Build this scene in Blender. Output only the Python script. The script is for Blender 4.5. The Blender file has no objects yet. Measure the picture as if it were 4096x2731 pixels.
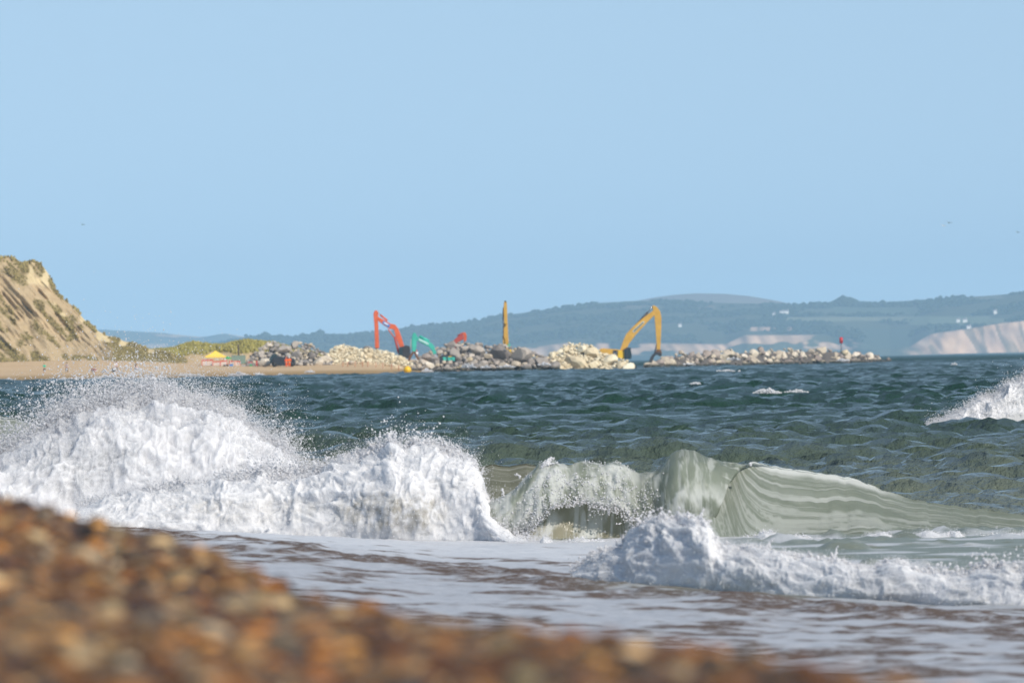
import bpy, bmesh, math, random
import numpy as np
from mathutils import Vector, Matrix

R = math.radians
random.seed(7)
RNG = np.random.default_rng(11)
SC = bpy.context.scene
COL = SC.collection

# ------------------------------------------------------------------ camera
CAM_Z = 1.9
PIX = 2 * math.tan(R(3.0)) / 4096.0          # radians-ish per photo pixel
HOR = 1444.0                                 # eye level at the picture's middle column
ROLL = R(1.0)
PITCH = (HOR - 1365.5) * PIX
_r = Vector((1, 0, 0)); _f = Vector((0, math.cos(PITCH), math.sin(PITCH))); _u = Vector((0, -math.sin(PITCH), math.cos(PITCH)))
RIGHT = _r * math.cos(ROLL) - _u * math.sin(ROLL)
UP = _u * math.cos(ROLL) + _r * math.sin(ROLL)
FWD = _f
cam_data = bpy.data.cameras.new('camera')
cam = bpy.data.objects.new('camera', cam_data)
COL.objects.link(cam)
cam.matrix_world = Matrix(((RIGHT.x, UP.x, -FWD.x, 0), (RIGHT.y, UP.y, -FWD.y, 0), (RIGHT.z, UP.z, -FWD.z, CAM_Z), (0, 0, 0, 1)))
cam_data.sensor_width = 36.0
cam_data.lens = 18.0 / math.tan(R(3.0))
cam_data.clip_start = 0.5
cam_data.clip_end = 60000.0
cam_data.dof.use_dof = True
cam_data.dof.focus_distance = 150.0
cam_data.dof.aperture_fstop = cam_data.lens / 32.0
SC.camera = cam

# ------------------------------------------------------------------ sky, sun, exposure
SUN_EL, SUN_AZ = R(35), R(142)               # azimuth clockwise from the view direction (+Y): right and a little behind the camera
world = bpy.data.worlds.new('World'); SC.world = world
world.use_nodes = True
nt = world.node_tree
bg = nt.nodes['Background']
sky = nt.nodes.new('ShaderNodeTexSky')
sky.sky_type = 'NISHITA'; sky.sun_disc = False
sky.sun_elevation = SUN_EL; sky.sun_rotation = SUN_AZ
sky.altitude = 0; sky.air_density = 1.0; sky.dust_density = 0.2; sky.ozone_density = 2.0
# the air near the horizon is as blue as higher up on this clear windy day
tc = nt.nodes.new('ShaderNodeTexCoord')
mp = nt.nodes.new('ShaderNodeVectorMath'); mp.operation = 'MULTIPLY_ADD'
mp.inputs[1].default_value = (1, 1, 0.8); mp.inputs[2].default_value = (0, 0, 0.24)
nt.links.new(tc.outputs['Generated'], mp.inputs[0]); nt.links.new(mp.outputs[0], sky.inputs['Vector'])
tint = nt.nodes.new('ShaderNodeMix'); tint.data_type = 'RGBA'; tint.blend_type = 'MULTIPLY'
tint.inputs['Factor'].default_value = 1.0
tint.inputs[7].default_value = (1.15, 1.02, 0.84, 1)
nt.links.new(sky.outputs[0], tint.inputs[6]); nt.links.new(tint.outputs[2], bg.inputs['Color'])
bg.inputs['Strength'].default_value = 0.135
sun_d = bpy.data.lights.new('sun', 'SUN'); sun_d.energy = 3.1; sun_d.angle = R(0.53); sun_d.color = (1.0, 0.93, 0.82)
sun = bpy.data.objects.new('sun', sun_d); COL.objects.link(sun)
sdir = Vector((math.sin(SUN_AZ) * math.cos(SUN_EL), math.cos(SUN_AZ) * math.cos(SUN_EL), math.sin(SUN_EL)))
sun.rotation_euler = sdir.to_track_quat('Z', 'Y').to_euler()
sun.location = sdir * 50
SC.view_settings.view_transform = 'Standard'; SC.view_settings.look = 'None'
SC.view_settings.gamma = 1.0; SC.view_settings.use_curve_mapping = False
SC.view_settings.exposure = 0.5
SC.render.engine = 'CYCLES'
SC.cycles.max_bounces = 6; SC.cycles.diffuse_bounces = 3; SC.cycles.glossy_bounces = 2
SC.cycles.transmission_bounces = 3; SC.cycles.volume_bounces = 0; SC.cycles.transparent_max_bounces = 6
SC.cycles.sample_clamp_indirect = 3.0
SC.cycles.use_denoising = True

# ------------------------------------------------------------------ helpers
def pray(px, py):
    d = FWD + RIGHT * ((px - 2048.0) * PIX) + UP * ((1365.5 - py) * PIX)
    return d
def at(px, py, Y):
    """point seen at photo pixel (px,py) that stands Y metres away"""
    d = pray(px, py)
    return Vector((0, 0, CAM_Z)) + d * (Y / d.y)
def at_z(px, py, z):
    d = pray(px, py)
    t = (z - CAM_Z) / d.z
    return Vector((0, 0, CAM_Z)) + d * t
def npx(X, Y):
    """photo column of a level point X,Y (numpy)"""
    return 2048.0 + X / (Y * PIX)
def hor(px):
    return HOR - (np.asarray(px) - 2048.0) * math.tan(ROLL)
def zpy(px, py, Y):
    """height of what shows at pixel px,py at distance Y (numpy)"""
    return CAM_Z - (np.asarray(py) - hor(px)) * PIX * np.asarray(Y)

def smooth(a, b, x):
    t = np.clip((x - a) / (b - a), 0, 1)
    return t * t * (3 - 2 * t)
def _hash(ix, iy, iz, seed):
    h = (ix.astype(np.int64) * 374761393 + iy.astype(np.int64) * 668265263 + iz.astype(np.int64) * 2147483647 + seed * 1274126177) & 0xFFFFFFFF
    h = ((h ^ (h >> 13)) * 1274126177) & 0xFFFFFFFF
    h = ((h ^ (h >> 16)) * 2246822519) & 0xFFFFFFFF
    return ((h ^ (h >> 15)) & 0xFFFFFF) / float(0x7FFFFF) - 1.0
def vnoise(x, y, z=0.0, seed=0):
    x, y, z = np.broadcast_arrays(np.asarray(x, float), np.asarray(y, float), np.asarray(z, float))
    ix, iy, iz = np.floor(x), np.floor(y), np.floor(z)
    fx, fy, fz = x - ix, y - iy, z - iz
    fx = fx * fx * fx * (fx * (fx * 6 - 15) + 10); fy = fy * fy * fy * (fy * (fy * 6 - 15) + 10); fz = fz * fz * fz * (fz * (fz * 6 - 15) + 10)
    o = 0
    for a in (0, 1):
        wa = fx if a else 1 - fx
        for b in (0, 1):
            wb = fy if b else 1 - fy
            for c in (0, 1):
                wc = fz if c else 1 - fz
                o = o + _hash(ix + a, iy + b, iz + c, seed) * wa * wb * wc
    return o
def fbm(x, y, z=0.0, octv=4, seed=0, gain=0.5, lac=2.03):
    o = 0; a = 1.0; f = 1.0; n = 0
    for i in range(octv):
        o = o + a * vnoise(np.asarray(x) * f, np.asarray(y) * f, np.asarray(z) * f, seed + i * 17); n += a
        a *= gain; f *= lac
    return o / n
def billow(x, y, z=0.0, octv=4, seed=0, gain=0.5):
    o = 0; a = 1.0; f = 1.0; n = 0
    for i in range(octv):
        o = o + a * (1 - np.abs(vnoise(np.asarray(x) * f, np.asarray(y) * f, np.asarray(z) * f, seed + i * 13)) * 2); n += a
        a *= gain; f *= 2.1
    return o / n

def link(o, parent=None):
    COL.objects.link(o)
    if parent is not None:
        o.parent = parent
    return o
def tag(o, label=None, cat=None, group=None, kind=None):
    if label: o['label'] = label
    if cat: o['category'] = cat
    if group: o['group'] = group
    if kind: o['kind'] = kind
    return o
def mesh_from(name, verts, faces, smooth_shade=True):
    """verts (n,3) array, faces (m,4) or (m,3) array or list of tuples"""
    me = bpy.data.meshes.new(name)
    verts = np.asarray(verts, np.float32)
    if isinstance(faces, np.ndarray):
        k = faces.shape[1]; m = faces.shape[0]
        me.vertices.add(len(verts)); me.vertices.foreach_set('co', verts.ravel())
        me.loops.add(m * k); me.loops.foreach_set('vertex_index', faces.astype(np.int32).ravel())
        me.polygons.add(m)
        me.polygons.foreach_set('loop_start', np.arange(0, m * k, k, dtype=np.int32))
        me.polygons.foreach_set('loop_total', np.full(m, k, np.int32))
        me.update(calc_edges=True)
    else:
        me.from_pydata([tuple(v) for v in verts], [], faces); me.update()
    if smooth_shade and len(me.polygons):
        me.polygons.foreach_set('use_smooth', np.ones(len(me.polygons), bool))
    return me
def grid_faces(nr, nc):
    i = np.arange(nr * nc).reshape(nr, nc)
    return np.stack([i[:-1, :-1].ravel(), i[:-1, 1:].ravel(), i[1:, 1:].ravel(), i[1:, :-1].ravel()], 1)
def fattr(me, name, arr):
    a = me.attributes.new(name, 'FLOAT', 'POINT'); a.data.foreach_set('value', np.asarray(arr, np.float32).ravel())
def vattr(me, name, arr):
    a = me.attributes.new(name, 'FLOAT_VECTOR', 'POINT'); a.data.foreach_set('vector', np.asarray(arr, np.float32).ravel())
def cattr(me, name, arr):
    arr = np.asarray(arr, np.float32)
    if arr.shape[1] == 3: arr = np.concatenate([arr, np.ones((len(arr), 1), np.float32)], 1)
    a = me.color_attributes.new(name, 'FLOAT_COLOR', 'POINT'); a.data.foreach_set('color', arr.ravel())
def obj(name, me, mat=None, parent=None):
    o = bpy.data.objects.new(name, me)
    if mat is not None: me.materials.append(mat)
    return link(o, parent)

class NB:
    """small node builder"""
    def __init__(self, name):
        self.m = bpy.data.materials.new(name); self.m.use_nodes = True
        self.t = self.m.node_tree; self.n = self.t.nodes
        self.out = self.n['Material Output']; self.b = self.n['Principled BSDF']
    def new(self, typ, **kw):
        nd = self.n.new(typ)
        for k, v in kw.items(): setattr(nd, k, v)
        return nd
    def put(self, sock, val):
        if hasattr(val, 'is_output') or isinstance(val, bpy.types.NodeSocket): self.t.links.new(val, sock)
        elif val is not None:
            if isinstance(val, (tuple, list)) and len(val) == 3 and sock.type == 'RGBA': val = (*val, 1)
            sock.default_value = val
    def attr(self, name, out='Fac'):
        a = self.new('ShaderNodeAttribute', attribute_name=name); return a.outputs[out]
    def math(self, op, a, b=None, c=None, clamp=False):
        nd = self.new('ShaderNodeMath', operation=op, use_clamp=clamp)
        self.put(nd.inputs[0], a)
        if b is not None: self.put(nd.inputs[1], b)
        if c is not None: self.put(nd.inputs[2], c)
        return nd.outputs[0]
    def ramp(self, fac, stops, interp='LINEAR'):
        nd = self.new('ShaderNodeValToRGB'); cr = nd.color_ramp; cr.interpolation = interp
        while len(cr.elements) < len(stops): cr.elements.new(0.5)
        for e, (p, c) in zip(cr.elements, stops):
            e.position = p; e.color = (*c, 1) if len(c) == 3 else c
        self.put(nd.inputs[0], fac); return nd.outputs[0]
    def mix(self, fac, a, b, blend='MIX'):
        nd = self.new('ShaderNodeMix', data_type='RGBA', blend_type=blend)
        self.put(nd.inputs[0], fac); self.put(nd.inputs[6], a); self.put(nd.inputs[7], b); return nd.outputs[2]
    def coord(self, out='Object'):
        return self.new('ShaderNodeTexCoord').outputs[out]
    def mapping(self, vec, scale=(1, 1, 1), rot=(0, 0, 0), loc=(0, 0, 0)):
        nd = self.new('ShaderNodeMapping'); self.put(nd.inputs[0], vec)
        nd.inputs['Scale'].default_value = scale; nd.inputs['Rotation'].default_value = rot; nd.inputs['Location'].default_value = loc
        return nd.outputs[0]
    def noise(self, vec, scale, detail=3, rough=0.5, dist=0.0, out='Fac'):
        nd = self.new('ShaderNodeTexNoise'); self.put(nd.inputs['Vector'], vec)
        nd.inputs['Scale'].default_value = scale; nd.inputs['Detail'].default_value = detail
        nd.inputs['Roughness'].default_value = rough; nd.inputs['Distortion'].default_value = dist
        return nd.outputs[out]
    def bump(self, height, strength=0.5, dist=0.1, normal=None):
        nd = self.new('ShaderNodeBump'); nd.inputs['Strength'].default_value = strength; nd.inputs['Distance'].default_value = dist
        self.put(nd.inputs['Height'], height)
        if normal is not None: self.put(nd.inputs['Normal'], normal)
        return nd.outputs[0]
    def maprange(self, v, a, b, c=0.0, d=1.0):
        nd = self.new('ShaderNodeMapRange'); self.put(nd.inputs[0], v)
        for i, q in zip((1, 2, 3, 4), (a, b, c, d)): self.put(nd.inputs[i], q)
        return nd.outputs[0]
    def set(self, **kw):
        names = dict(color='Base Color', rough='Roughness', metal='Metallic', ior='IOR', spec='Specular IOR Level', normal='Normal', sss='Subsurface Weight', alpha='Alpha')
        for k, v in kw.items(): self.put(self.b.inputs[names[k]], v)
        return self

def plain(name, color, rough=0.6, metal=0.0, var=0.15, scale=3.0, spec=0.4):
    """a painted / natural surface with slight wear and tone variation"""
    b = NB(name)
    co = b.coord('Object')
    n = b.noise(co, scale, 4, 0.6)
    c = b.mix(n, tuple(x * (1 - var) for x in color), tuple(min(1, x * (1 + var)) for x in color))
    b.set(color=c, rough=b.maprange(n, 0.2, 0.8, max(0.05, rough - 0.1), min(1, rough + 0.1)), metal=metal, spec=spec)
    return b.m
def foam_shader(b, color, trans=0.3, normal=None, rough=0.8):
    """white water: scatters light on its surface and lets some through"""
    d = b.new('ShaderNodeBsdfDiffuse'); b.put(d.inputs['Color'], color)
    t = b.new('ShaderNodeBsdfTranslucent'); b.put(t.inputs['Color'], color)
    if normal is not None: b.put(d.inputs['Normal'], normal)
    m = b.new('ShaderNodeMixShader'); m.inputs[0].default_value = trans
    b.t.links.new(d.outputs[0], m.inputs[1]); b.t.links.new(t.outputs[0], m.inputs[2])
    return m.outputs[0]

def instancer(name, pts, scales, mat, sub=1, rots=None, kind='stuff', label=None, cat=None, parent=None, col=None):
    """tens of thousands of small solid bits (drops, tufts, leaves) set out with geometry nodes on real points"""
    me = bpy.data.meshes.new(name)
    pts = np.asarray(pts, np.float32)
    me.vertices.add(len(pts)); me.vertices.foreach_set('co', pts.ravel())
    sc = np.asarray(scales, np.float32)
    if sc.ndim == 1: sc = np.repeat(sc[:, None], 3, 1)
    vattr(me, 'bit_scale', sc)
    vattr(me, 'bit_rot', rots if rots is not None else np.zeros((len(pts), 3)))
    vattr(me, 'bit_col', col if col is not None else np.ones((len(pts), 3)))
    o = bpy.data.objects.new(name, me); link(o, parent)
    g = bpy.data.node_groups.new(name + '_nodes', 'GeometryNodeTree')
    g.interface.new_socket('Geometry', in_out='INPUT', socket_type='NodeSocketGeometry')
    g.interface.new_socket('Geometry', in_out='OUTPUT', socket_type='NodeSocketGeometry')
    N = g.nodes; L = g.links
    gi = N.new('NodeGroupInput'); go = N.new('NodeGroupOutput')
    m2p = N.new('GeometryNodeMeshToPoints')
    ico = N.new('GeometryNodeMeshIcoSphere'); ico.inputs['Radius'].default_value = 1.0; ico.inputs['Subdivisions'].default_value = sub
    sm = N.new('GeometryNodeSetShadeSmooth')
    sma = N.new('GeometryNodeSetMaterial'); sma.inputs['Material'].default_value = mat
    iop = N.new('GeometryNodeInstanceOnPoints')
    a1 = N.new('GeometryNodeInputNamedAttribute'); a1.data_type = 'FLOAT_VECTOR'; a1.inputs['Name'].default_value = 'bit_scale'
    a2 = N.new('GeometryNodeInputNamedAttribute'); a2.data_type = 'FLOAT_VECTOR'; a2.inputs['Name'].default_value = 'bit_rot'
    L.new(gi.outputs[0], m2p.inputs['Mesh']); L.new(m2p.outputs[0], iop.inputs['Points'])
    L.new(ico.outputs['Mesh'], sm.inputs[0]); L.new(sm.outputs[0], sma.inputs[0]); L.new(sma.outputs[0], iop.inputs['Instance'])
    L.new(a1.outputs['Attribute'], iop.inputs['Scale']); L.new(a2.outputs['Attribute'], iop.inputs['Rotation'])
    L.new(iop.outputs[0], go.inputs[0])
    me.materials.append(mat)
    md = o.modifiers.new('bits', 'NODES'); md.node_group = g
    tag(o, label, cat, None, kind)
    return o
# ------------------------------------------------------------------ sea
def ocean_tile(N, L, lam_peak, lam_min, sigma, wdir, spread=2.0, seed=0, slope=3.6):
    rng = np.random.default_rng(seed)
    k1 = np.fft.fftfreq(N, 1.0 / N) * 2 * math.pi / L
    kx, ky = np.meshgrid(k1, k1, indexing='xy')
    k = np.hypot(kx, ky); k[0, 0] = 1e-6
    kp = 2 * math.pi / lam_peak
    c = (kx * math.cos(wdir) + ky * math.sin(wdir)) / k
    S = np.exp(-1.25 * (kp / k) ** 4) * k ** (-slope) * (0.08 + np.abs(c) ** spread) * np.where(c < 0, 0.25, 1.0)
    S *= np.exp(-(k * lam_min / (2 * math.pi)) ** 2); S[0, 0] = 0
    a = np.sqrt(S) * (rng.normal(size=k.shape) + 1j * rng.normal(size=k.shape))
    h = np.fft.ifft2(a).real
    s = sigma / h.std()
    dx = np.fft.ifft2(-1j * kx / k * a).real * s
    dy = np.fft.ifft2(-1j * ky / k * a).real * s
    return h * s, dx, dy, L
def sample(tile, x, y):
    h, dx, dy, L = tile; N = h.shape[0]
    u = (x / L) % 1.0 * N; v = (y / L) % 1.0 * N
    i = np.floor(u).astype(int); j = np.floor(v).astype(int); fu = u - i; fv = v - j
    i %= N; j %= N; i1 = (i + 1) % N; j1 = (j + 1) % N
    return [T[j, i] * (1 - fu) * (1 - fv) + T[j, i1] * fu * (1 - fv) + T[j1, i] * (1 - fu) * fv + T[j1, i1] * fu * fv for T in (h, dx, dy)]
WDIR = R(-102)      # waves run towards the beach, a little to the left
T_SWELL = ocean_tile(512, 163.0, 10.0, 1.0, 0.15, WDIR, 9.0, 3, slope=3.4)
T_CHOP = ocean_tile(512, 47.0, 3.2, 0.2, 0.085, WDIR + 0.2, 5.0, 5, slope=3.0)
def sea_disp(x, y):
    a = smooth(104, 190, y) * 0.8 + 0.2
    far = 1 + smooth(300, 800, y) * 0.2
    h1, x1, y1 = sample(T_SWELL, x, y)
    h3, x3, y3 = sample(T_SWELL, x * 0.62 * 0.966 + y * 0.62 * 0.259 + 40, -x * 0.62 * 0.259 + y * 0.62 * 0.966 + 17)
    h2, x2, y2 = sample(T_CHOP, x, y)
    h4, x4, y4 = sample(T_CHOP, x * 1.37 + 0.4 * y, y * 1.37 - 0.4 * x)
    c2 = 1 - smooth(400, 1600, y) * 0.4
    gust = np.clip(0.85 + 0.9 * fbm(x / 26.0, y / 38.0, 0, 3, 15), 0.3, 1.6)
    c2 = c2 * gust
    H = a * far * (h1 * 0.75 + h3 * 0.55) + (0.35 + 0.65 * a) * c2 * (h2 + 0.5 * h4)
    DX = a * far * (x1 * 0.75 + x3 * 0.5) + (0.35 + 0.65 * a) * c2 * x2
    DY = a * far * (y1 * 0.75 + y3 * 0.5) + (0.35 + 0.65 * a) * c2 * y2
    return H, DX, DY
def shore_z(x, y):
    """height of the sand and shingle bed on the near side"""
    yy = y + 0.5 * np.sin(x * 0.5) + 0.9 * vnoise(x * 0.35, y * 0.05, 0, 91)
    return 0.055 * np.clip(-x - 0.6, 0, 7) * smooth(45, 75, y) * (1 - smooth(108, 118, y)) - 0.045 * np.clip(x, -2, 5) * smooth(40, 60, y) * (1 - smooth(88, 104, y)) + np.interp(yy, [14, 22, 30, 46, 75, 100, 118, 160], [1.35, 0.95, 0.62, 0.40, 0.17, 0.02, -0.25, -1.2])

rows = [92.0]
while rows[-1] < 2700: rows.append(rows[-1] * 1.00135)
while rows[-1] < 21000: rows.append(rows[-1] * 1.03)
yr = np.array(rows)
s = np.linspace(-1, 1, 340); s = s * (0.62 + 0.38 * s * s)
s = np.concatenate([[-9], s, [9]])
Y, S_ = np.meshgrid(yr, s, indexing='ij')
X = S_ * (0.095 * Y + 6)
X[:, 0] -= 900; X[:, -1] += 900
H, DX, DY = sea_disp(X, Y)
far_flat = 1 - smooth(2600, 5000, Y) * 0.6
edge = np.ones_like(X); edge[:, 0] = 0; edge[:, -1] = 0
Z = H * far_flat * edge - 0.22 * smooth(110, 104, Y)
crest = H
Xd = X + DX * 0.9 * edge * far_flat; Yd = Y + DY * 0.9 * edge * far_flat
me = mesh_from('sea', np.stack([Xd, Yd, Z], -1).reshape(-1, 3), grid_faces(*X.shape))
# whitecaps: where the water is pinched together at a crest
jac = np.gradient(Yd, axis=0) / np.gradient(Y, axis=0)
cap = smooth(0.50, 0.30, jac) * smooth(0.18, 0.35, H) * (vnoise(X * 0.11, Y * 0.06, 0, 5) > 0.35)
fattr(me, 'foam', cap); fattr(me, 'open_water', smooth(1600, 3200, Y)); fattr(me, 'shoal', np.exp(-np.clip(Y - 108, 0, None) / 75.0))
b = NB('sea_water')
co = b.coord('Object')
shoal = b.attr('shoal')
n1 = b.noise(b.mapping(co, (1, 0.55, 1), (0, 0, 0.3)), 3.6, 4, 0.62)
n2 = b.noise(co, 0.02, 2, 0.5)
deep = b.mix(n2, (0.008, 0.031, 0.022), (0.016, 0.050, 0.033))
base = b.mix(shoal, deep, (0.135, 0.15, 0.118))
foam = b.math('MULTIPLY', b.attr('foam'), b.maprange(b.noise(co, 2.2, 4, 0.7), 0.35, 0.6))
nrm = b.bump(n1, 1.0, 0.20)
b.set(color=b.mix(foam, base, (0.8, 0.82, 0.84)), rough=b.math('ADD', b.math('MULTIPLY', b.attr('open_water'), 0.5), b.math('MULTIPLY_ADD', foam, 0.6, 0.12), clamp=True), ior=1.33, spec=b.math('MULTIPLY_ADD', b.attr('open_water'), -0.19, 0.26), normal=nrm)
SEA = obj('sea', me, b.m); tag(SEA, 'dark green choppy sea running out to the far coast', 'sea', kind='structure')
# ------------------------------------------------------------------ far coast
def build_hills(name, Y0, depth, ridge, cliff, label, px0, px1, cliff_mask, nc=620, seed=0, dome=None, tree=7.0):
    px = np.linspace(px0, px1, nc)
    rz = zpy(px, np.interp(px, *zip(*ridge)), Y0 + depth)
    cz = np.interp(px, *zip(*cliff)) * PIX * Y0
    v = np.concatenate([np.linspace(0, 0.3, 46), np.linspace(0.3, 1, 92)[1:], np.linspace(1, 1.35, 12)[1:]])
    V, PX = np.meshgrid(v, px, indexing='ij')
    RZ = np.broadcast_to(rz, V.shape); CZ = np.minimum(np.broadcast_to(cz, V.shape), RZ * 0.9)
    tcl = np.clip(V / 0.3, 0, 1); tsl = np.clip((V - 0.3) / 0.7, 0, 1); tb = np.clip((V - 1) / 0.35, 0, 1)
    Yg = Y0 + 68 * tcl ** 1.3 + (depth - 68) * tsl + depth * 0.6 * tb
    gx = (PX - 2048) * PIX * Y0 / 1.5      # along-shore measure for the noise
    # gullies in the cliff line
    Yg = Yg + (42 * fbm(gx / 60.0, tcl * 0.5, 0, 4, seed + 1) + 15 * vnoise(gx / 14.0, tcl * 0.4, 0, seed + 2)) * (1 - tsl) * (0.25 + 0.75 * tcl)
    prof = 0.55 * tsl ** 0.75 + 0.45 * (tsl - 0.08 * np.sin(tsl * math.pi * 2.0))
    Zg = CZ * tcl + (RZ - CZ) * prof - RZ * 0.6 * tb
    Zg += (fbm(gx / 120.0, Yg / 270.0, 0, 4, seed + 3) * 7.5 * np.sin(np.clip(tsl, 0, 1) * math.pi))
    Xg = (PX - 2048) * PIX * Yg
    Zg[0] = -3.0
    me = mesh_from(name, np.stack([Xg, Yg, Zg], -1).reshape(-1, 3), grid_faces(*V.shape))
    PYv = hor(PX) - (Zg - CAM_Z) / (PIX * Yg)
    wood = fbm(gx / 70.0, Yg / 240.0, 0, 4, seed + 6)
    colr = np.empty(V.shape + (3,))
    t = smooth(-0.25, 0.3, wood)[..., None]
    colr[:] = (1 - t) * np.array([0.085, 0.095, 0.045]) + t * np.array([0.025, 0.042, 0.022])
    if dome is not None: colr = dome(PX, PYv, colr, gx)
    cm = cliff_mask(PX, PYv, tcl, tsl, gx)
    streak = 0.5 + 0.5 * vnoise(gx / 7.0 + tcl * 2.5, tcl * 1.2, 0, seed + 8)
    cc = np.array([0.74, 0.49, 0.32]) * (0.45 + 0.75 * streak[..., None]) + np.array([0.06, 0.03, 0.0]) * vnoise(gx / 30.0, tcl * 3, 0, seed + 9)[..., None]
    colr = colr * (1 - cm[..., None]) + cc * cm[..., None]
    cattr(me, 'land', colr.reshape(-1, 3))
    b = NB(name + '_land')
    col = b.attr('land', 'Color')
    n = b.noise(b.coord('Object'), 0.04, 4, 0.6)
    b.set(color=b.mix(0.5, col, b.mix(n, (0.25,) * 3, (0.75,) * 3), 'OVERLAY'), rough=0.95, spec=0.05)
    o = obj(name, me, b.m); tag(o, label, 'hill', kind='structure')
    return dict(px=PX, X=Xg, Y=Yg, Z=Zg, py=PYv, wood=wood, cm=cm, tsl=tsl, col=colr)

RIDGE = [(-1200, 1400), (300, 1408), (700, 1398), (800, 1380), (930, 1357), (1000, 1343), (1100, 1340), (1200, 1346), (1270, 1332), (1330, 1341), (1450, 1337), (1560, 1322), (1650, 1303), (1800, 1293), (1900, 1284), (2000, 1264),
         (2150, 1243), (2250, 1229), (2400, 1211), (2550, 1203), (2700, 1203), (2900, 1212), (3100, 1216), (3250, 1216), (3330, 1214), (3440, 1214), (3600, 1205), (3800, 1191), (3950, 1183), (4096, 1171), (4600, 1150), (5300, 1190)]
CLIFF = [(-1200, 10), (300, 12), (1300, 34), (1700, 30), (2000, 42), (2300, 72), (2500, 58), (2600, 60), (2900, 52), (2980, 88), (3300, 84), (3420, 60), (3560, 24), (3640, 30), (3720, 78), (3850, 96), (4000, 118), (4096, 126), (4600, 130), (5300, 100)]
def cliff_main(PX, PY, tcl, tsl, gx):
    a = smooth(3590, 3680, PX) * (0.35 + 0.65 * smooth(-0.45, 0.05, vnoise(gx / 9.0 + tcl * 2.0, tcl * 0.8, 0, 44) + 0.4 * vnoise(gx / 4.0 + tcl * 2.0, tcl, 0, 46)))
    # broken pale scars along the lower coast
    s1 = smooth(0.02, 0.22, fbm(gx / 28.0, tcl * 2.2, 0, 3, 45) + 0.16) * smooth(0.25, 0.5, tcl) * smooth(1250, 1500, PX) * (1 - smooth(3330, 3480, PX)) * 0.8
    c = np.maximum(a * (tcl > 0.03), s1) * (1 - smooth(0.0, 0.03, tsl))
    # small quarried scars higher up
    for (x0, x1, y0, y1) in ((3002, 3030, 1308, 1324), (3036, 3080, 1308, 1322), (3085, 3116, 1311, 1320), (3150, 3172, 1308, 1321)):
        c = np.maximum(c, 0.8 * smooth(x0 - 4, x0 + 3, PX) * (1 - smooth(x1 - 3, x1 + 4, PX)) * smooth(y0 - 2, y0 + 2, PY) * (1 - smooth(y1 - 2, y1 + 2, PY)) * (tsl > 0))
    return c
def fields_main(PX, PY, col, gx):
    def patch(x0, x1, y0, y1, c, soft=8):
        w = 4 * vnoise(gx / 25.0, PY / 9.0, 0, 61)
        m = smooth(x0 - soft * 2, x0 + soft, PX) * (1 - smooth(x1 - soft, x1 + soft * 2, PX)) * smooth(y0 - 3, y0 + 3, PY + w) * (1 - smooth(y1 - 3, y1 + 3, PY + w))
        return m[..., None], np.array(c)
    for args in ((3150, 3700, 1269, 1283, (0.20, 0.21, 0.12)), (3640, 3960, 1264, 1300, (0.17, 0.20, 0.11)), (3960, 4020, 1275, 1290, (0.17, 0.18, 0.10)),
                 (3330, 3680, 1228, 1256, (0.10, 0.13, 0.075)), (3200, 3330, 1236, 1258, (0.11, 0.13, 0.08)), (3880, 4010, 1180, 1198, (0.15, 0.15, 0.09)),
                 (2500, 2640, 1222, 1236, (0.15, 0.14, 0.09)), (2760, 2860, 1225, 1236, (0.19, 0.15, 0.10)), (3450, 3640, 1315, 1395, (0.075, 0.10, 0.06))):
        m, c = patch(*args); col = col * (1 - m) + c * m
    return col
HM = build_hills('wooded_coast_hills', 18000.0, 2550.0, RIDGE, CLIFF, 'long wooded coastal hills with pale cliffs across the bay', -1100, 5200, cliff_main, seed=20, dome=fields_main, nc=900)
DOME = [(-1200, 1450), (2100, 1330), (2400, 1240), (2550, 1203), (2620, 1190), (2700, 1179), (2780, 1173), (2900, 1175), (3000, 1184), (3100, 1201), (3200, 1222), (3500, 1290), (5200, 1400)]
build_hills('bare_down', 23400.0, 1350.0, DOME, [(-1200, 3), (5300, 3)], 'smooth bare rounded down behind the wooded hills', 1900, 3600, lambda PX, PY, a, b_, g: np.zeros_like(PX), seed=50, nc=200,
            dome=lambda PX, PY, c, g: np.broadcast_to(np.array([0.21, 0.165, 0.11]), c.shape).copy())
FARL = [(-1200, 1330), (0, 1322), (300, 1320), (420, 1318), (520, 1324), (650, 1331), (720, 1339), (800, 1347), (840, 1344), (870, 1337), (900, 1334), (940, 1340), (1050, 1358), (1300, 1385), (1700, 1410)]
build_hills('distant_shore_hills', 26500.0, 1600.0, FARL, [(-1200, 8), (1700, 8)], 'faint low hills of the inner bay beside the headland', -1100, 1700, lambda PX, PY, a, t_, g: smooth(0.25, 0.4, fbm(g / 90.0, t_ * 4, 0, 3, 71)) * 0.6, seed=70, nc=260)

# woods: rounded tree crowns over the main hills, too far off to count
m = RNG.integers(0, HM['X'].size, 60000)
X_, Y_, Z_ = (HM[k].ravel()[m] for k in ('X', 'Y', 'Z'))
g_ = HM['col'].reshape(-1, 3)[m, 1]
ok = (g_ < 0.078) & (HM['tsl'].ravel()[m] > 0.02) & (np.abs(X_) < 1500) & (RNG.random(len(m)) < 0.55)
X_, Y_, Z_ = X_[ok], Y_[ok], Z_[ok]
r_ = RNG.uniform(2.4, 5.7, len(X_))
pts = np.stack([X_ + RNG.normal(0, 6, len(X_)), Y_ + RNG.normal(0, 6, len(X_)), Z_ + r_ * 0.3], 1)
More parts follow.
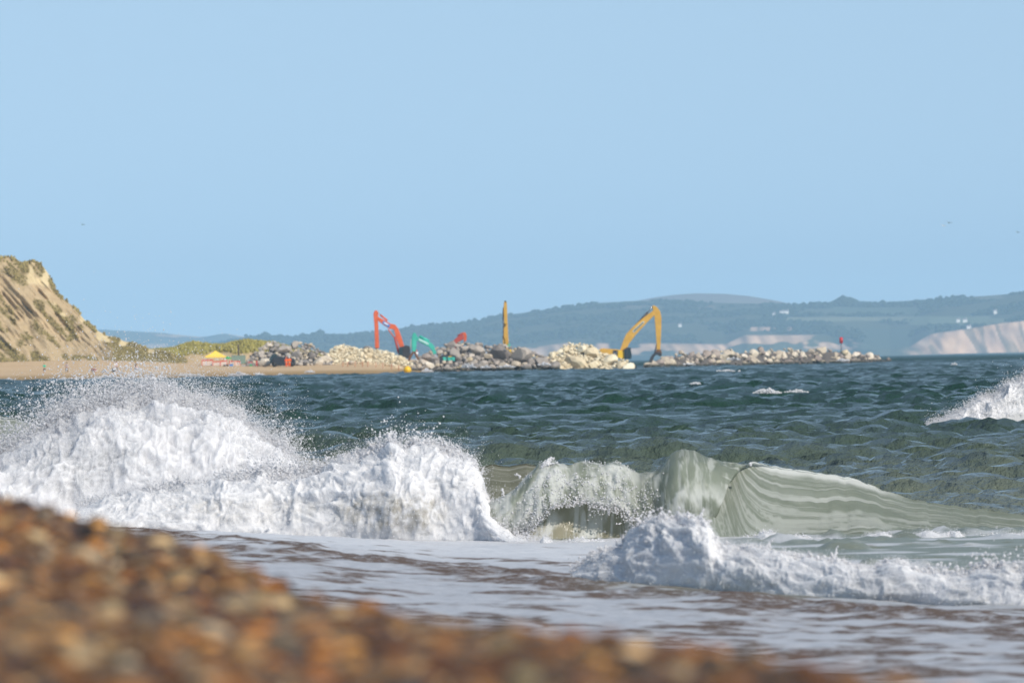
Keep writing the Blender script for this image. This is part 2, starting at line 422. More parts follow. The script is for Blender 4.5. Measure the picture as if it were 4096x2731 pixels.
# a taller clump stands on the skyline
q = [(3352, 1206, 9), (3372, 1201, 10), (3398, 1204, 9), (3418, 1208, 7), (3335, 1211, 6), (3530, 1206, 5), (1210, 1340, 6), (1280, 1330, 7), (1060, 1338, 7), (2262, 1228, 6)]
ex = np.array([tuple(at(a, c + 4, 20535.0)) for a, c, d in q]); er = np.array([d * 1.5 for a, c, d in q], float)
pts = np.concatenate([pts, ex]); r_ = np.concatenate([r_, er])
sc = np.stack([r_ * 1.15, r_ * 1.15, r_ * RNG.uniform(0.7, 1.0, len(r_))], 1)
b = NB('far_wood_leaf'); b.set(color=b.ramp(b.noise(b.coord('Object'), 0.05, 2), [(0.3, (0.022, 0.04, 0.02)), (0.7, (0.06, 0.075, 0.035))]), rough=0.95, spec=0.05)
instancer('woodland', pts, sc, b.m, 1, kind='stuff', label='dark woods covering the far coastal hills', cat='woodland')
del X_, Y_, Z_, m, ok

# white houses on the hills
house_wall = plain('house_render', (0.82, 0.80, 0.76), 0.7)
house_roof = plain('house_slate', (0.20, 0.17, 0.16), 0.7)
def house(px, py, w, h, label, d=6.8):
    w *= 1.5; h *= 1.5
    i = np.argmin(np.abs(HM['px'] - px) * 0.5 + np.abs(HM['py'] - py) * 3 + (HM['tsl'] <= 0) * 500)
    y = HM['Y'].ravel()[i]; z = HM['Z'].ravel()[i]
    p = at(px, py, y); p.z = z
    root = link(bpy.data.objects.new('white_house', None)); root.location = p
    bx = [(-w/2, -d/2), (w/2, -d/2), (w/2, d/2), (-w/2, d/2)]
    v = [(x, yy, -4) for x, yy in bx] + [(x, yy, h) for x, yy in bx] + [(0, -d/2, h + d * 0.0), (0, d/2, h)]
    me = mesh_from('wall', np.array([(x, yy, -4) for x, yy in bx] + [(x, yy, h) for x, yy in bx]), [(0, 1, 5, 4), (1, 2, 6, 5), (2, 3, 7, 6), (3, 0, 4, 7), (4, 5, 6, 7)], False)
    obj('wall', me, house_wall, root)
    o_ = 0.5; rh = h + d * 0.32
    rv = [(-w/2 - o_, -d/2 - o_, h - 0.1), (w/2 + o_, -d/2 - o_, h - 0.1), (w/2 + o_, d/2 + o_, h - 0.1), (-w/2 - o_, d/2 + o_, h - 0.1), (-w/2 - o_, 0, rh), (w/2 + o_, 0, rh)]
    me = mesh_from('roof', np.array(rv), [(0, 1, 5, 4), (2, 3, 4, 5), (1, 2, 5), (3, 0, 4), (3, 2, 1, 0)], False)
    rf = obj('roof', me, house_roof, root)
    me = mesh_from('chimney', np.array([(w/2 - 2 + a, b_, c) for c in (h, rh + 1.2) for a, b_ in ((0, -0.5), (1, -0.5), (1, 0.5), (0, 0.5))]), [(0, 1, 5, 4), (1, 2, 6, 5), (2, 3, 7, 6), (3, 0, 4, 7), (4, 5, 6, 7)], False)
    obj('chimney', me, house_wall, rf)
    tag(root, label, 'house', 'white houses on the far hills')
house(3126, 1260, 5.5, 5, 'tall white house beside its wider neighbour above the pale field strip')
house(3145, 1260, 6.5, 5.5, 'wide white house at the end of the pale field strip on the wooded hill')
house(3096, 1264, 4, 3.5, 'small white cottage standing apart from the two houses by the field strip')
house(3833, 1290, 4.5, 4, 'white house on the open green field, one of a close pair')
house(3860, 1289, 5.5, 3.5, 'broader white house on the green field, one of a close pair')
house(3876, 1316, 5.5, 3.2, 'low white house just behind the edge of the streaked cliff')
house(3981, 1256, 4.5, 4.5, 'lone white house high among woods above the streaked cliff')
house(2720, 1309, 4.2, 3.6, 'lone white house in woods above the broken pale scars')
# ------------------------------------------------------------------ far beach, headland cliff and dune
def sand_z(px, Y):
    z = np.interp(Y, [1480, 1530, 1556, 1575, 1640, 1665, 1690, 1730, 1800, 1900], [-1.4, -0.4, 0.45, 0.75, 1.25, 1.5, 2.0, 2.6, 3.2, 3.6])
    return z + smooth(1000, 250, px) * smooth(1665, 1720, Y) * 1.5 - smooth(1450, 1700, px) * smooth(1540, 1600, Y) * 1.2 - smooth(1700, 1900, px) * 4
def sand_h(X, Y):
    return float(sand_z(npx(X, Y), Y))
px = np.linspace(-900, 1950, 420); yy = np.linspace(1480, 1880, 150)
YY, PX = np.meshgrid(yy, px, indexing='ij')
XX = (PX - 2048) * PIX * YY
ZZ = sand_z(PX, YY) + 0.06 * fbm(XX / 3.0, YY / 8.0, 0, 3, 31) + 0.10 * fbm(XX / 14.0, YY / 14.0, 0, 2, 33)
me = mesh_from('sandy_beach', np.stack([XX, YY, ZZ], -1).reshape(-1, 3), grid_faces(*XX.shape))
b = NB('beach_sand'); co = b.coord('Object')
hgt = b.new('ShaderNodeSeparateXYZ'); b.put(hgt.inputs[0], co)
n = b.noise(b.mapping(co, (0.25, 1, 1)), 0.25, 5, 0.6)
dry = b.mix(n, (0.54, 0.37, 0.21), (0.66, 0.48, 0.29))
wet = b.mix(n, (0.34, 0.22, 0.10), (0.42, 0.28, 0.13))
strip = b.math('ADD', hgt.outputs['Z'], b.math('MULTIPLY', n, 0.5))
c = b.mix(b.maprange(strip, 0.9, 1.35), wet, dry)
peb = b.maprange(b.noise(co, 1.6, 3, 0.7), 0.60, 0.72)
c = b.mix(b.math('MULTIPLY', peb, 0.45), c, (0.24, 0.19, 0.15))
b.set(color=c, rough=0.9, spec=0.1, normal=b.bump(b.noise(co, 2.0, 4, 0.7), 0.6, 0.3))
o = obj('sandy_beach', me, b.m); tag(o, 'golden sandy beach below the cliff and dune', 'beach', kind='structure')

SIL = [(-900, 960), (-300, 1000), (0, 1030), (40, 1028), (70, 1036), (92, 1056), (100, 1048), (140, 1044), (172, 1056), (196, 1090), (215, 1128), (238, 1176), (262, 1200), (300, 1234), (340, 1280), (395, 1325), (420, 1336), (445, 1348), (520, 1370), (560, 1388), (600, 1400), (640, 1404), (700, 1425), (760, 1445)]
px = np.linspace(-700, 740, 420); f = np.concatenate([np.linspace(-0.06, 1, 150), np.linspace(1, 1.6, 20)[1:]])
F, PX = np.meshgrid(f, px, indexing='ij')
Y_toe = 1704 - 14 * smooth(300, -500, PX)
top = zpy(PX, np.interp(PX, *zip(*SIL)), Y_toe + 40)
zb = sand_z(PX, Y_toe) - 0.15
fc = np.clip(F, 0, 1); fb = np.clip(F - 1, 0, 1)
Z = zb + (top - zb) * (0.75 * fc + 0.25 * fc ** 2) - fb * 8 + np.clip(F, None, 0) * 6
Xc = (PX - 2048) * PIX * (Y_toe + 20)
q = (Xc * 0.76 + Z * 0.65)
along = (Xc * 0.65 - Z * 0.76)
gul = fbm(q / 2.1, along / 13.0, 0, 4, 101)
gul2 = fbm(q / 0.7, along / 4.0, 0, 3, 104)
env = np.sin(np.clip(fc, 0.02, 1) * math.pi * 0.93) ** 0.6
Yg = Y_toe + fc * (14 + (top - zb) * 1.1) + fb * 60 - (gul * 3.7 + gul2 * 1.5) * env
Z = Z + (gul * 0.5 + gul2 * 0.15) * env + 0.25 * fbm(Xc / 1.6, F * 4, 0, 3, 108) * smooth(0.85, 1.0, fc)
Xg = (PX - 2048) * PIX * Yg
me = mesh_from('sand_cliff', np.stack([Xg, Yg, Z], -1).reshape(-1, 3), grid_faces(*F.shape))
rel = (Z - zb) / np.maximum(top - zb, 1.0)
veg = smooth(-0.02, 0.30, 0.6 * fbm(q / 1.0, along / 5.0, 0, 4, 120) + 0.55 * fbm(Xc / 3.2, Z / 2.6, 0, 4, 121) + 0.0)
veg = np.maximum(veg, smooth(0.86, 0.97, rel + 0.08 * vnoise(Xc / 1.5, F * 3, 0, 122)) )
veg = np.maximum(veg, smooth(0.02, 0.2, vnoise(Xc / 1.4, rel * 9, 0, 123)) * smooth(0.16, 0.05, rel))
veg = np.maximum(veg, smooth(380, 520, PX))
pale = smooth(0.1, 0.35, vnoise(Xc / 1.3, Z / 2.2, 0, 125)) * smooth(0.62, 0.75, rel) * smooth(60, 150, PX)
veg = veg * (1 - 0.85 * pale)
fattr(me, 'veg', veg); fattr(me, 'pale', pale)
b = NB('cliff_sand'); co = b.coord('Object')
n = b.noise(b.mapping(co, (1, 0.3, 1)), 0.9, 5, 0.65)
c = b.mix(n, (0.38, 0.27, 0.15), (0.64, 0.50, 0.31))
c = b.mix(b.attr('pale'), c, (0.72, 0.58, 0.34))
n2 = b.noise(co, 0.45, 4, 0.7)
vc = b.ramp(n2, [(0.30, (0.13, 0.10, 0.045)), (0.50, (0.24, 0.185, 0.085)), (0.68, (0.32, 0.26, 0.11))])
b.set(color=b.mix(b.math('MULTIPLY', b.attr('veg'), 0.8), c, vc), rough=0.95, spec=0.05, normal=b.bump(b.noise(co, 1.2, 5, 0.7), 0.7, 0.6))
o = obj('sand_cliff', me, b.m); tag(o, 'gullied sandy cliff with patchy scrub at the headland', 'cliff', kind='structure')
CL = (Xg.ravel(), Yg.ravel(), Z.ravel(), veg.ravel(), rel.ravel(), PX.ravel())

# scrub and marram tufts on the cliff
w = np.where((CL[3] > 0.55) & (CL[5] > -60) & (F.ravel() < 1.1))[0]
w = RNG.choice(w, 8000)
r_ = RNG.uniform(0.08, 0.19, len(w)) * (1 + 0.5 * (CL[4][w] > 0.9))
pts = np.stack([CL[0][w] + RNG.normal(0, .15, len(w)), CL[1][w] - r_ * 0.3, CL[2][w] + r_ * 0.25], 1)
b = NB('scrub_leaf')
info = b.new('ShaderNodeObjectInfo')
n = b.noise(b.coord('Object'), 0.35, 3, 0.6)
at_ = b.new('ShaderNodeAttribute', attribute_type='INSTANCER', attribute_name='bit_col')
b.set(color=b.mix(1.0, b.ramp(n, [(0.3, (0.15, 0.12, 0.05)), (0.5, (0.25, 0.20, 0.085)), (0.7, (0.32, 0.27, 0.11))]), at_.outputs['Color'], 'MULTIPLY'), rough=0.95, spec=0.05)
colr = RNG.uniform(0.55, 1.35, (len(w), 1)) * np.array([[1, 1, 1.0]])
instancer('cliff_scrub', pts, np.stack([r_, r_, r_ * RNG.uniform(0.8, 1.5, len(w))], 1), b.m, 1, RNG.uniform(-0.6, 0.6, (len(w), 3)), 'stuff', 'brown green scrub clinging to the sandy cliff', 'scrub', col=colr)

# dune
DUN = [(420, 1440), (520, 1424), (590, 1408), (640, 1404), (690, 1400), (735, 1384), (775, 1374), (815, 1380), (850, 1386), (900, 1385), (940, 1374), (985, 1366), (1040, 1372), (1090, 1376), (1150, 1392), (1230, 1410), (1330, 1430), (1400, 1450)]
px = np.linspace(430, 1390, 260); f = np.concatenate([np.linspace(-0.05, 1, 60), np.linspace(1, 1.5, 10)[1:]])
F, PX = np.meshgrid(f, px, indexing='ij')
Y0 = 1722.0
top = zpy(PX, np.interp(PX, *zip(*DUN)), Y0 + 14); zb = sand_z(PX, Y0) - 0.2
fc = np.clip(F, 0, 1); fb = np.clip(F - 1, 0, 1)
Z = zb + (top - zb) * np.sin(fc * math.pi / 2) - fb * 5 + np.clip(F, None, 0) * 5
Xc = (PX - 2048) * PIX * Y0
Yg = Y0 + fc * 16 + fb * 40 - 1.6 * fbm(Xc / 2.2, F * 1.5, 0, 4, 140) * np.sin(np.clip(fc, 0, 1) * math.pi * .95)
Xg = (PX - 2048) * PIX * Yg
me = mesh_from('grassy_dune', np.stack([Xg, Yg, Z], -1).reshape(-1, 3), grid_faces(*F.shape))
gr = smooth(0.22, 0.5, F + 0.25 * fbm(Xc / 2.5, F * 2, 0, 3, 143)); fattr(me, 'veg', gr)
b = NB('dune_ground'); co = b.coord('Object'); n = b.noise(co, 0.8, 4, 0.6)
b.set(color=b.mix(b.attr('veg'), b.mix(n, (0.42, 0.30, 0.17), (0.55, 0.42, 0.26)), b.mix(n, (0.17, 0.15, 0.045), (0.30, 0.28, 0.08))), rough=0.95, spec=0.05)
o = obj('grassy_dune', me, b.m); tag(o, 'low yellow green grassy dune behind the yellow gazebo', 'dune', kind='structure')
w = RNG.choice(np.where((gr.ravel() > 0.4) & (F.ravel() < 1.1))[0], 7000)
h_ = RNG.uniform(0.25, 0.55, len(w))
pts = np.stack([Xg.ravel()[w] + RNG.normal(0, .12, len(w)), Yg.ravel()[w] + RNG.normal(0, .1, len(w)), Z.ravel()[w] + h_ * 0.35], 1)
b = NB('marram_blade')
at_ = b.new('ShaderNodeAttribute', attribute_type='INSTANCER', attribute_name='bit_col')
b.set(color=b.mix(1.0, (0.33, 0.29, 0.095), at_.outputs['Color'], 'MULTIPLY'), rough=0.9, spec=0.1)
colr = RNG.uniform(0.55, 1.3, (len(w), 1)) * np.array([[1, 1, 1.0]])
instancer('marram_grass', pts, np.stack([h_ * 0.35, h_ * 0.35, h_], 1), b.m, 1, RNG.uniform(-0.5, 0.5, (len(w), 3)), 'stuff', 'yellow green marram grass growing on the dune', 'grass', col=colr)
# ------------------------------------------------------------------ rock piles
def boulder_mesh(seed, flat=0.75):
    rng = np.random.default_rng(seed)
    bm = bmesh.new(); bmesh.ops.create_icosphere(bm, subdivisions=2, radius=1.0)
    planes = [(Vector(rng.normal(size=3)).normalized(), rng.uniform(0.52, 0.9)) for _ in range(9)]
    for v in bm.verts:
        for nrm, d in planes:
            k = v.co.dot(nrm)
            if k > d: v.co -= nrm * (k - d)
        v.co *= 1 + rng.uniform(-0.03, 0.03)
    bmesh.ops.remove_doubles(bm, verts=bm.verts, dist=0.08)
    for v in bm.verts: v.co = Vector((v.co.x * 1.15, v.co.y, v.co.z * flat)) * 1.1
    me = bpy.data.meshes.new('boulder'); bm.to_mesh(me); bm.free()
    return me
def rock_mat(name, stops, wet=False):
    b = NB(name); info = b.new('ShaderNodeObjectInfo')
    n = b.noise(b.coord('Object'), 1.6, 5, 0.65)
    c = b.ramp(info.outputs['Random'], stops)
    c = b.mix(0.7, c, b.mix(n, (0.3,) * 3, (0.72,) * 3), 'OVERLAY')
    if wet:      # dark wet weed below the tide mark
        g = b.new('ShaderNodeNewGeometry'); sp = b.new('ShaderNodeSeparateXYZ'); b.put(sp.inputs[0], g.outputs['Position'])
        lvl = b.math('ADD', sp.outputs['Z'], b.math('MULTIPLY', n, 0.5))
        c = b.mix(b.maprange(lvl, 1.35, 0.85), c, (0.055, 0.055, 0.042))
    b.set(color=c, rough=0.92, spec=0.1, normal=b.bump(n, 0.6, 0.25)); return b.m
M_GREY = rock_mat('grey_rock', [(0.0, (0.20, 0.18, 0.17)), (0.35, (0.34, 0.31, 0.28)), (0.7, (0.42, 0.37, 0.32)), (0.85, (0.50, 0.42, 0.30)), (1.0, (0.62, 0.56, 0.50))])
M_PALE = rock_mat('pale_limestone', [(0.0, (0.60, 0.50, 0.34)), (0.5, (0.70, 0.60, 0.42)), (1.0, (0.76, 0.69, 0.52))])
M_MIX = rock_mat('mixed_rock', [(0.0, (0.24, 0.20, 0.18)), (0.3, (0.36, 0.30, 0.26)), (0.6, (0.50, 0.43, 0.33)), (0.85, (0.58, 0.50, 0.38)), (1.0, (0.70, 0.62, 0.52))], True)
M_DARKR = rock_mat('weathered_rock', [(0.0, (0.21, 0.185, 0.17)), (0.4, (0.33, 0.29, 0.255)), (0.75, (0.44, 0.385, 0.33)), (0.9, (0.52, 0.42, 0.27)), (1.0, (0.52, 0.46, 0.41))], True)
BM = {}
for key, mat, s0 in (('grey', M_GREY, 1), ('pale', M_PALE, 40), ('mix', M_MIX, 80), ('dark', M_DARKR, 120)):
    BM[key] = []
    for i in range(8):
        me = boulder_mesh(s0 + i, 0.72 + 0.04 * (i % 4)); me.materials.append(mat); BM[key].append(me)
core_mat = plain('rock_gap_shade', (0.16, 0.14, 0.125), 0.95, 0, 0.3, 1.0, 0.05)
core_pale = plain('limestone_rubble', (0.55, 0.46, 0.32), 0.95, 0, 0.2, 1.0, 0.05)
PILE_SPOTS = {}
def rock_pile(name, label, outline, Yf, base, rmin, rmax, key, seed, slope=1.25, n_max=300, Yend=None, core=None, group=None):
    """a heap seen from the side: outline = [(px, py)] of its top edge, Yf distance of its toe, base = foot height"""
    rng = np.random.default_rng(seed)
    xs = [p[0] for p in outline]; ys = [p[1] for p in outline]
    x0, x1 = xs[0], xs[-1]
    Yat = lambda p: Yf if Yend is None else Yf + (Yend - Yf) * (p - x0) / (x1 - x0)
    basef = base if callable(base) else (lambda p, y: base)
    root = link(bpy.data.objects.new(name, None))
    c = at((x0 + x1) / 2, 1440, Yat((x0 + x1) / 2)); root.location = (c.x, c.y, 0)
    tag(root, label, 'rock pile', group)
    # inner rubble
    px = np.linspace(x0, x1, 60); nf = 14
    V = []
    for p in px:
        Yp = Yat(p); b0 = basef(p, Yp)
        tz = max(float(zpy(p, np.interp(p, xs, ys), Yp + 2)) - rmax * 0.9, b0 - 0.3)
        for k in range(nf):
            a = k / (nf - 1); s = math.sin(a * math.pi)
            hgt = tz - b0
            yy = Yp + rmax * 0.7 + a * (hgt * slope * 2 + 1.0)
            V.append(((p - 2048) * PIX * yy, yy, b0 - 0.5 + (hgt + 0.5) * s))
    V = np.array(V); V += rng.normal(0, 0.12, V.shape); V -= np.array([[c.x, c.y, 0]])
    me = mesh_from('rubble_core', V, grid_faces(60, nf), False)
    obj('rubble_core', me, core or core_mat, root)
    # boulders: biggest first, packed against each other
    placed = []
    tries = 0
    while len(placed) < n_max and tries < 9000:
        tries += 1
        p = rng.uniform(x0, x1); Yp = Yat(p); b0 = basef(p, Yp)
        ztop = float(zpy(p, np.interp(p, xs, ys), Yp + 2))
        r = rmin + (rmax - rmin) * rng.random() ** 1.7 * max(0.25, 1 - tries / 7000)
        r = min(r, 0.5 * (ztop - b0) + 0.12)
        hmax = ztop - r * 0.72
        if hmax < b0: hmax = b0 + 0.1
        z = rng.uniform(b0 + r * 0.15, max(hmax, b0 + r * 0.16))
        y = Yp + (z - b0) * slope + rng.uniform(-0.1, 0.3)
        x = (p - 2048) * PIX * y
        ok = True
        for (a, b_, cc, rr) in placed:
            if (a - x) ** 2 + (b_ - y) ** 2 * 0.6 + (cc - z) ** 2 < (0.74 * (r + rr)) ** 2: ok = False; break
        if ok: placed.append((x, y, z, r))
    for i, (x, y, z, r) in enumerate(placed):
        o = bpy.data.objects.new('boulder', BM[key][i % 8]); link(o, root)
        o.location = (x - c.x, y - c.y, z); o.scale = (r * rng.uniform(0.85, 1.25), r, r * rng.uniform(0.85, 1.15))
        o.rotation_euler = (rng.uniform(-0.5, 0.5), rng.uniform(-0.6, 0.6), rng.uniform(0, 6.28))
    return root
sb = lambda p, y: float(sand_z(p, y))
GR = 'heaps of groyne rock on the beach and in the sea'
rock_pile('rock_pile', 'grey boulder heap on sand behind the two orange suited workers', [(985, 1445), (1010, 1412), (1040, 1394), (1060, 1370), (1095, 1362), (1130, 1370), (1155, 1382), (1185, 1362), (1215, 1372), (1245, 1372), (1270, 1390), (1300, 1405), (1330, 1440)], 1680, sb, 0.3, 2.0, 'grey', 201, n_max=150, group=GR)
rock_pile('rock_pile', 'cream limestone heap of small stones beside the red excavator', [(1305, 1425), (1325, 1390), (1345, 1380), (1372, 1373), (1400, 1382), (1440, 1392), (1465, 1388), (1495, 1394), (1540, 1398), (1575, 1412), (1610, 1425), (1650, 1450)], 1682, sb, 0.18, 0.62, 'pale', 202, n_max=290, core=core_pale, group=GR)
rock_pile('rock_pile', 'dark weathered boulder mound at the water between teal excavator and yellow mast', [(1612, 1455), (1640, 1446), (1680, 1425), (1700, 1410), (1720, 1392), (1760, 1380), (1800, 1366), (1840, 1362), (1880, 1372), (1920, 1368), (1960, 1378), (2000, 1372), (2040, 1380), (2090, 1388), (2130, 1402), (2190, 1424), (2215, 1445)], 1690, -0.4, 0.3, 2.1, 'dark', 203, n_max=240, group=GR)
rock_pile('rock_pile', 'cream limestone heap of large blocks beside the cab of the yellow excavator', [(2170, 1440), (2200, 1412), (2225, 1396), (2255, 1378), (2280, 1366), (2320, 1370), (2360, 1374), (2385, 1396), (2420, 1408), (2450, 1420), (2485, 1432), (2530, 1446)], 1700, -0.4, 0.25, 1.5, 'pale', 204, n_max=260, core=core_pale, group=GR)
rock_pile('rock_groyne', 'long low groyne of mixed tan boulders running out to the red beacon', [(2575, 1440), (2610, 1432), (2660, 1424), (2690, 1414), (2715, 1402), (2800, 1398), (2900, 1396), (2960, 1393), (3020, 1390), (3100, 1388), (3200, 1386), (3290, 1384), (3350, 1390), (3400, 1397), (3440, 1405), (3480, 1412), (3520, 1419), (3560, 1428)], 1830, -0.5, 0.25, 1.2, 'mix', 205, n_max=295, Yend=2150, group=GR)
rock_pile('rock_pile', 'few dark wet boulders at the water edge in front of the teal machine body', [(1625, 1470), (1650, 1452), (1690, 1462), (1740, 1446), (1780, 1442), (1830, 1444), (1870, 1440), (1900, 1455)], 1678, -0.5, 0.3, 0.95, 'dark', 206, n_max=60, group=GR)
# single blocks that stand out
def lone_boulder(px, py, Y, r, key, label, i=0, sc=(1, 1, 1)):
    o = bpy.data.objects.new('boulder', BM[key][i]); link(o)
    o.location = at(px, py, Y); o.scale = (r * sc[0], r * sc[1], r * sc[2]); o.rotation_euler = (0.1, 0.15, i * 1.3)
    tag(o, label, 'boulder', 'single boulders standing out from the heaps')
lone_boulder(3383, 1411, 2040, 0.75, 'pale', 'round pale boulder on the groyne below the red beacon', 3)
lone_boulder(1718, 1460, 1672, 0.95, 'mix', 'square tan block at the water edge below the teal boom', 1)
lone_boulder(1706, 1428, 1676, 0.85, 'mix', 'square grey tan block right of the teal excavator grab', 5)
lone_boulder(1060, 1453, 1674, 1.05, 'mix', 'large flat sided tan boulder on sand left of the dark vehicle', 2, (1.1, 1, 0.95))
lone_boulder(1405, 1452, 1676, 0.55, 'dark', 'small dark stone on sand before the cream heap', 4)
lone_boulder(1475, 1396, 1690, 1.0, 'grey', 'grey block lying on top of the cream heap beneath the red arm', 6, (1.3, 1, 0.6))

# ------------------------------------------------------------------ shape helpers for made things
def prism(name, pts, Y, thick, mat, parent, origin, bevel=0.05):
    """side outline given in photo pixels at distance Y, extruded thick metres along the view"""
    co = [at(a, c, Y) - origin for a, c in pts]
    bm = bmesh.new()
    f0 = [bm.verts.new((p.x, p.y - thick / 2, p.z)) for p in co]
    face = bm.faces.new(f0)
    r = bmesh.ops.extrude_face_region(bm, geom=[face])
    for v in [g for g in r['geom'] if isinstance(g, bmesh.types.BMVert)]: v.co.y += thick
    bmesh.ops.recalc_face_normals(bm, faces=bm.faces)
    if bevel:
        ed = [e for e in bm.edges if len(e.link_faces) == 2 and e.calc_face_angle(0) > 0.5]
        bmesh.ops.bevel(bm, geom=ed, offset=bevel, segments=1, affect='EDGES')
    me = bpy.data.meshes.new(name); bm.to_mesh(me); bm.free()
    return obj(name, me, mat, parent)
def tube_mesh(name, path, radii, seg=8):
    path = [Vector(p) for p in path]
    if not hasattr(radii, '__len__'): radii = [radii] * len(path)
    V = []; n = len(path)
    for i, p in enumerate(path):
        d = (path[min(i + 1, n - 1)] - path[max(i - 1, 0)]).normalized()
        a = d.cross(Vector((0, 1, 0.01))); a = a.normalized() if a.length > 1e-4 else Vector((1, 0, 0))
        c = d.cross(a).normalized()
        for k in range(seg):
            t = 2 * math.pi * k / seg
            V.append(p + (a * math.cos(t) + c * math.sin(t)) * radii[i])
    F = [(i * seg + k, i * seg + (k + 1) % seg, (i + 1) * seg + (k + 1) % seg, (i + 1) * seg + k) for i in range(n - 1) for k in range(seg)]
    F += [tuple(range(seg - 1, -1, -1)), tuple(range((n - 1) * seg, n * seg))]
    return mesh_from(name, np.array([tuple(v) for v in V]), F, True)
def rod(name, a, c, Y, r, mat, parent, origin, dy=0.0):
    p0 = at(a[0], a[1], Y) - origin; p1 = at(c[0], c[1], Y) - origin
    p0.y += dy; p1.y += dy
    return obj(name, tube_mesh(name, [p0, p1], r), mat, parent)
def box(name, lo, hi, mat, parent, bevel=0.03):
    bm = bmesh.new(); bmesh.ops.create_cube(bm, size=1.0)
    for v in bm.verts:
        v.co = Vector([lo[i] + (v.co[i] + 0.5) * (hi[i] - lo[i]) for i in range(3)])
    if bevel: bmesh.ops.bevel(bm, geom=list(bm.edges), offset=bevel, segments=1, affect='EDGES')
    me = bpy.data.meshes.new(name); bm.to_mesh(me); bm.free()
    return obj(name, me, mat, parent)
def empty(name, p):
    o = link(bpy.data.objects.new(name, None)); o.location = p; return o
def zz3(L, ox=1300, oy=1180, s=0.29762): return [(ox + a * s, oy + c * s) for a, c in L]
def zz4(L): return zz3(L, 1950, 1180, 0.34014)

red = plain('orange_red_paint', (0.62, 0.115, 0.035), 0.5, 0, 0.38, 1.3)
dark_red = plain('dull_red_paint', (0.40, 0.06, 0.04), 0.55, 0, 0.2, 0.8)
teal = plain('teal_paint', (0.05, 0.42, 0.33), 0.5, 0, 0.38, 1.3)
yellow = plain('yellow_paint', (0.58, 0.33, 0.05), 0.5, 0, 0.34, 1.3)
cabyel = plain('bright_yellow_paint', (0.75, 0.47, 0.02), 0.45, 0, 0.15, 0.8)
steel = plain('dark_steel', (0.05, 0.05, 0.055), 0.5, 0.3, 0.3, 1.0)
chrome = plain('bright_piston', (0.55, 0.55, 0.56), 0.25, 0.9, 0.1, 1.0)
rust = plain('rusty_steel', (0.16, 0.075, 0.035), 0.8, 0.2, 0.4, 2.0)
glass = plain('cab_glass', (0.02, 0.035, 0.04), 0.1, 0, 0.2, 1.0, 0.6)
white_p = plain('white_paint', (0.75, 0.76, 0.80), 0.5, 0, 0.06, 1.0)
blue_p = plain('blue_paint', (0.05, 0.22, 0.55), 0.5, 0, 0.1, 1.0)
rubber = plain('black_rubber', (0.02, 0.02, 0.02), 0.8, 0, 0.3, 2.0)

def undercarriage(root, org, px, pz, Y, w=3.4, length=4.6, facing_x=True):
    """two crawler tracks with rollers, standing on the ground at height pz"""
    cx = (px - 2048) * PIX * Y - org.x
    for sgn in (-1, 1):
        pts = []
        L2 = length / 2; h = 0.95
        for k in range(9): a = math.pi / 2 + math.pi * k / 8; pts.append((cx - L2 + 0.47 + 0.47 * math.cos(a), pz + h / 2 + 0.47 * math.sin(a)))
        for k in range(9): a = -math.pi / 2 + math.pi * k / 8; pts.append((cx + L2 - 0.47 + 0.47 * math.cos(a), pz + h / 2 + 0.47 * math.sin(a)))
        bm = bmesh.new(); y0 = Y - org.y + sgn * w / 2 - 0.3
        vs = [bm.verts.new((a, y0, c - org.z)) for a, c in pts]; f = bm.faces.new(vs)
        r = bmesh.ops.extrude_face_region(bm, geom=[f])
        for v in [g for g in r['geom'] if isinstance(g, bmesh.types.BMVert)]: v.co.y += 0.6
        bmesh.ops.recalc_face_normals(bm, faces=bm.faces)
        me = bpy.data.meshes.new('track'); bm.to_mesh(me); bm.free(); t = obj('track', me, rubber, root)
        for k in range(4):
            x = cx - L2 + 0.8 + k * (length - 1.6) / 3
            obj('roller', tube_mesh('roller', [(x, y0 - 0.05, pz + 0.45 - org.z), (x, y0 + 0.1, pz + 0.45 - org.z)], 0.25), steel, t)
    box('turntable', (cx - 0.9, Y - org.y - 0.9, pz + 0.85 - org.z), (cx + 0.9, Y - org.y + 0.9, pz + 1.2 - org.z), steel, root)

# --- red excavator
Y = 1694.0; org = at(1610, 1432, Y); e = empty('red_excavator', org)
tag(e, 'orange red excavator with raised boom and hanging arm beside the cream stone heap', 'excavator', 'excavators working on the groyne')
prism('stick', zz3([(688, 203), (706, 212), (716, 240), (713, 330), (722, 520), (728, 712), (672, 712), (664, 420), (650, 250), (664, 214)]), Y, 0.62, red, e, org)
bo = prism('boom', zz3([(706, 288), (790, 330), (882, 384), (945, 398), (984, 448), (1030, 570), (1070, 700), (1046, 790), (1022, 770), (992, 668), (950, 560), (928, 462), (872, 456), (832, 432), (770, 392), (706, 338)]), Y, 0.75, red, e, org)
prism('boom_panel', zz3([(784, 344), (876, 398), (862, 436), (772, 378)]), Y - 0.42, 0.06, blue_p, bo, org, 0)
prism('panel_lettering', zz3([(800, 362), (852, 392), (846, 408), (792, 376)]), Y - 0.47, 0.03, white_p, bo, org, 0)
rod('stick_cylinder', zz3([(745, 268)])[0], zz3([(838, 342)])[0], Y, 0.17, red, e, org)
rod('cylinder_piston', zz3([(708, 232)])[0], zz3([(748, 270)])[0], Y, 0.09, chrome, e, org)
for s_ in (-0.55, 0.55): rod('boom_cylinder', zz3([(936, 560)])[0], zz3([(992, 782)])[0], Y, 0.2, dark_red, e, org, s_)
rod('cylinder_piston', zz3([(848, 455)])[0], zz3([(935, 575)])[0], Y, 0.1, red, e, org, -0.5)
prism('machinery_house', zz3([(1046, 690), (1090, 672), (1140, 690), (1150, 800), (1120, 850), (990, 830), (1000, 760)]), Y + 0.4, 2.6, steel, e, org)
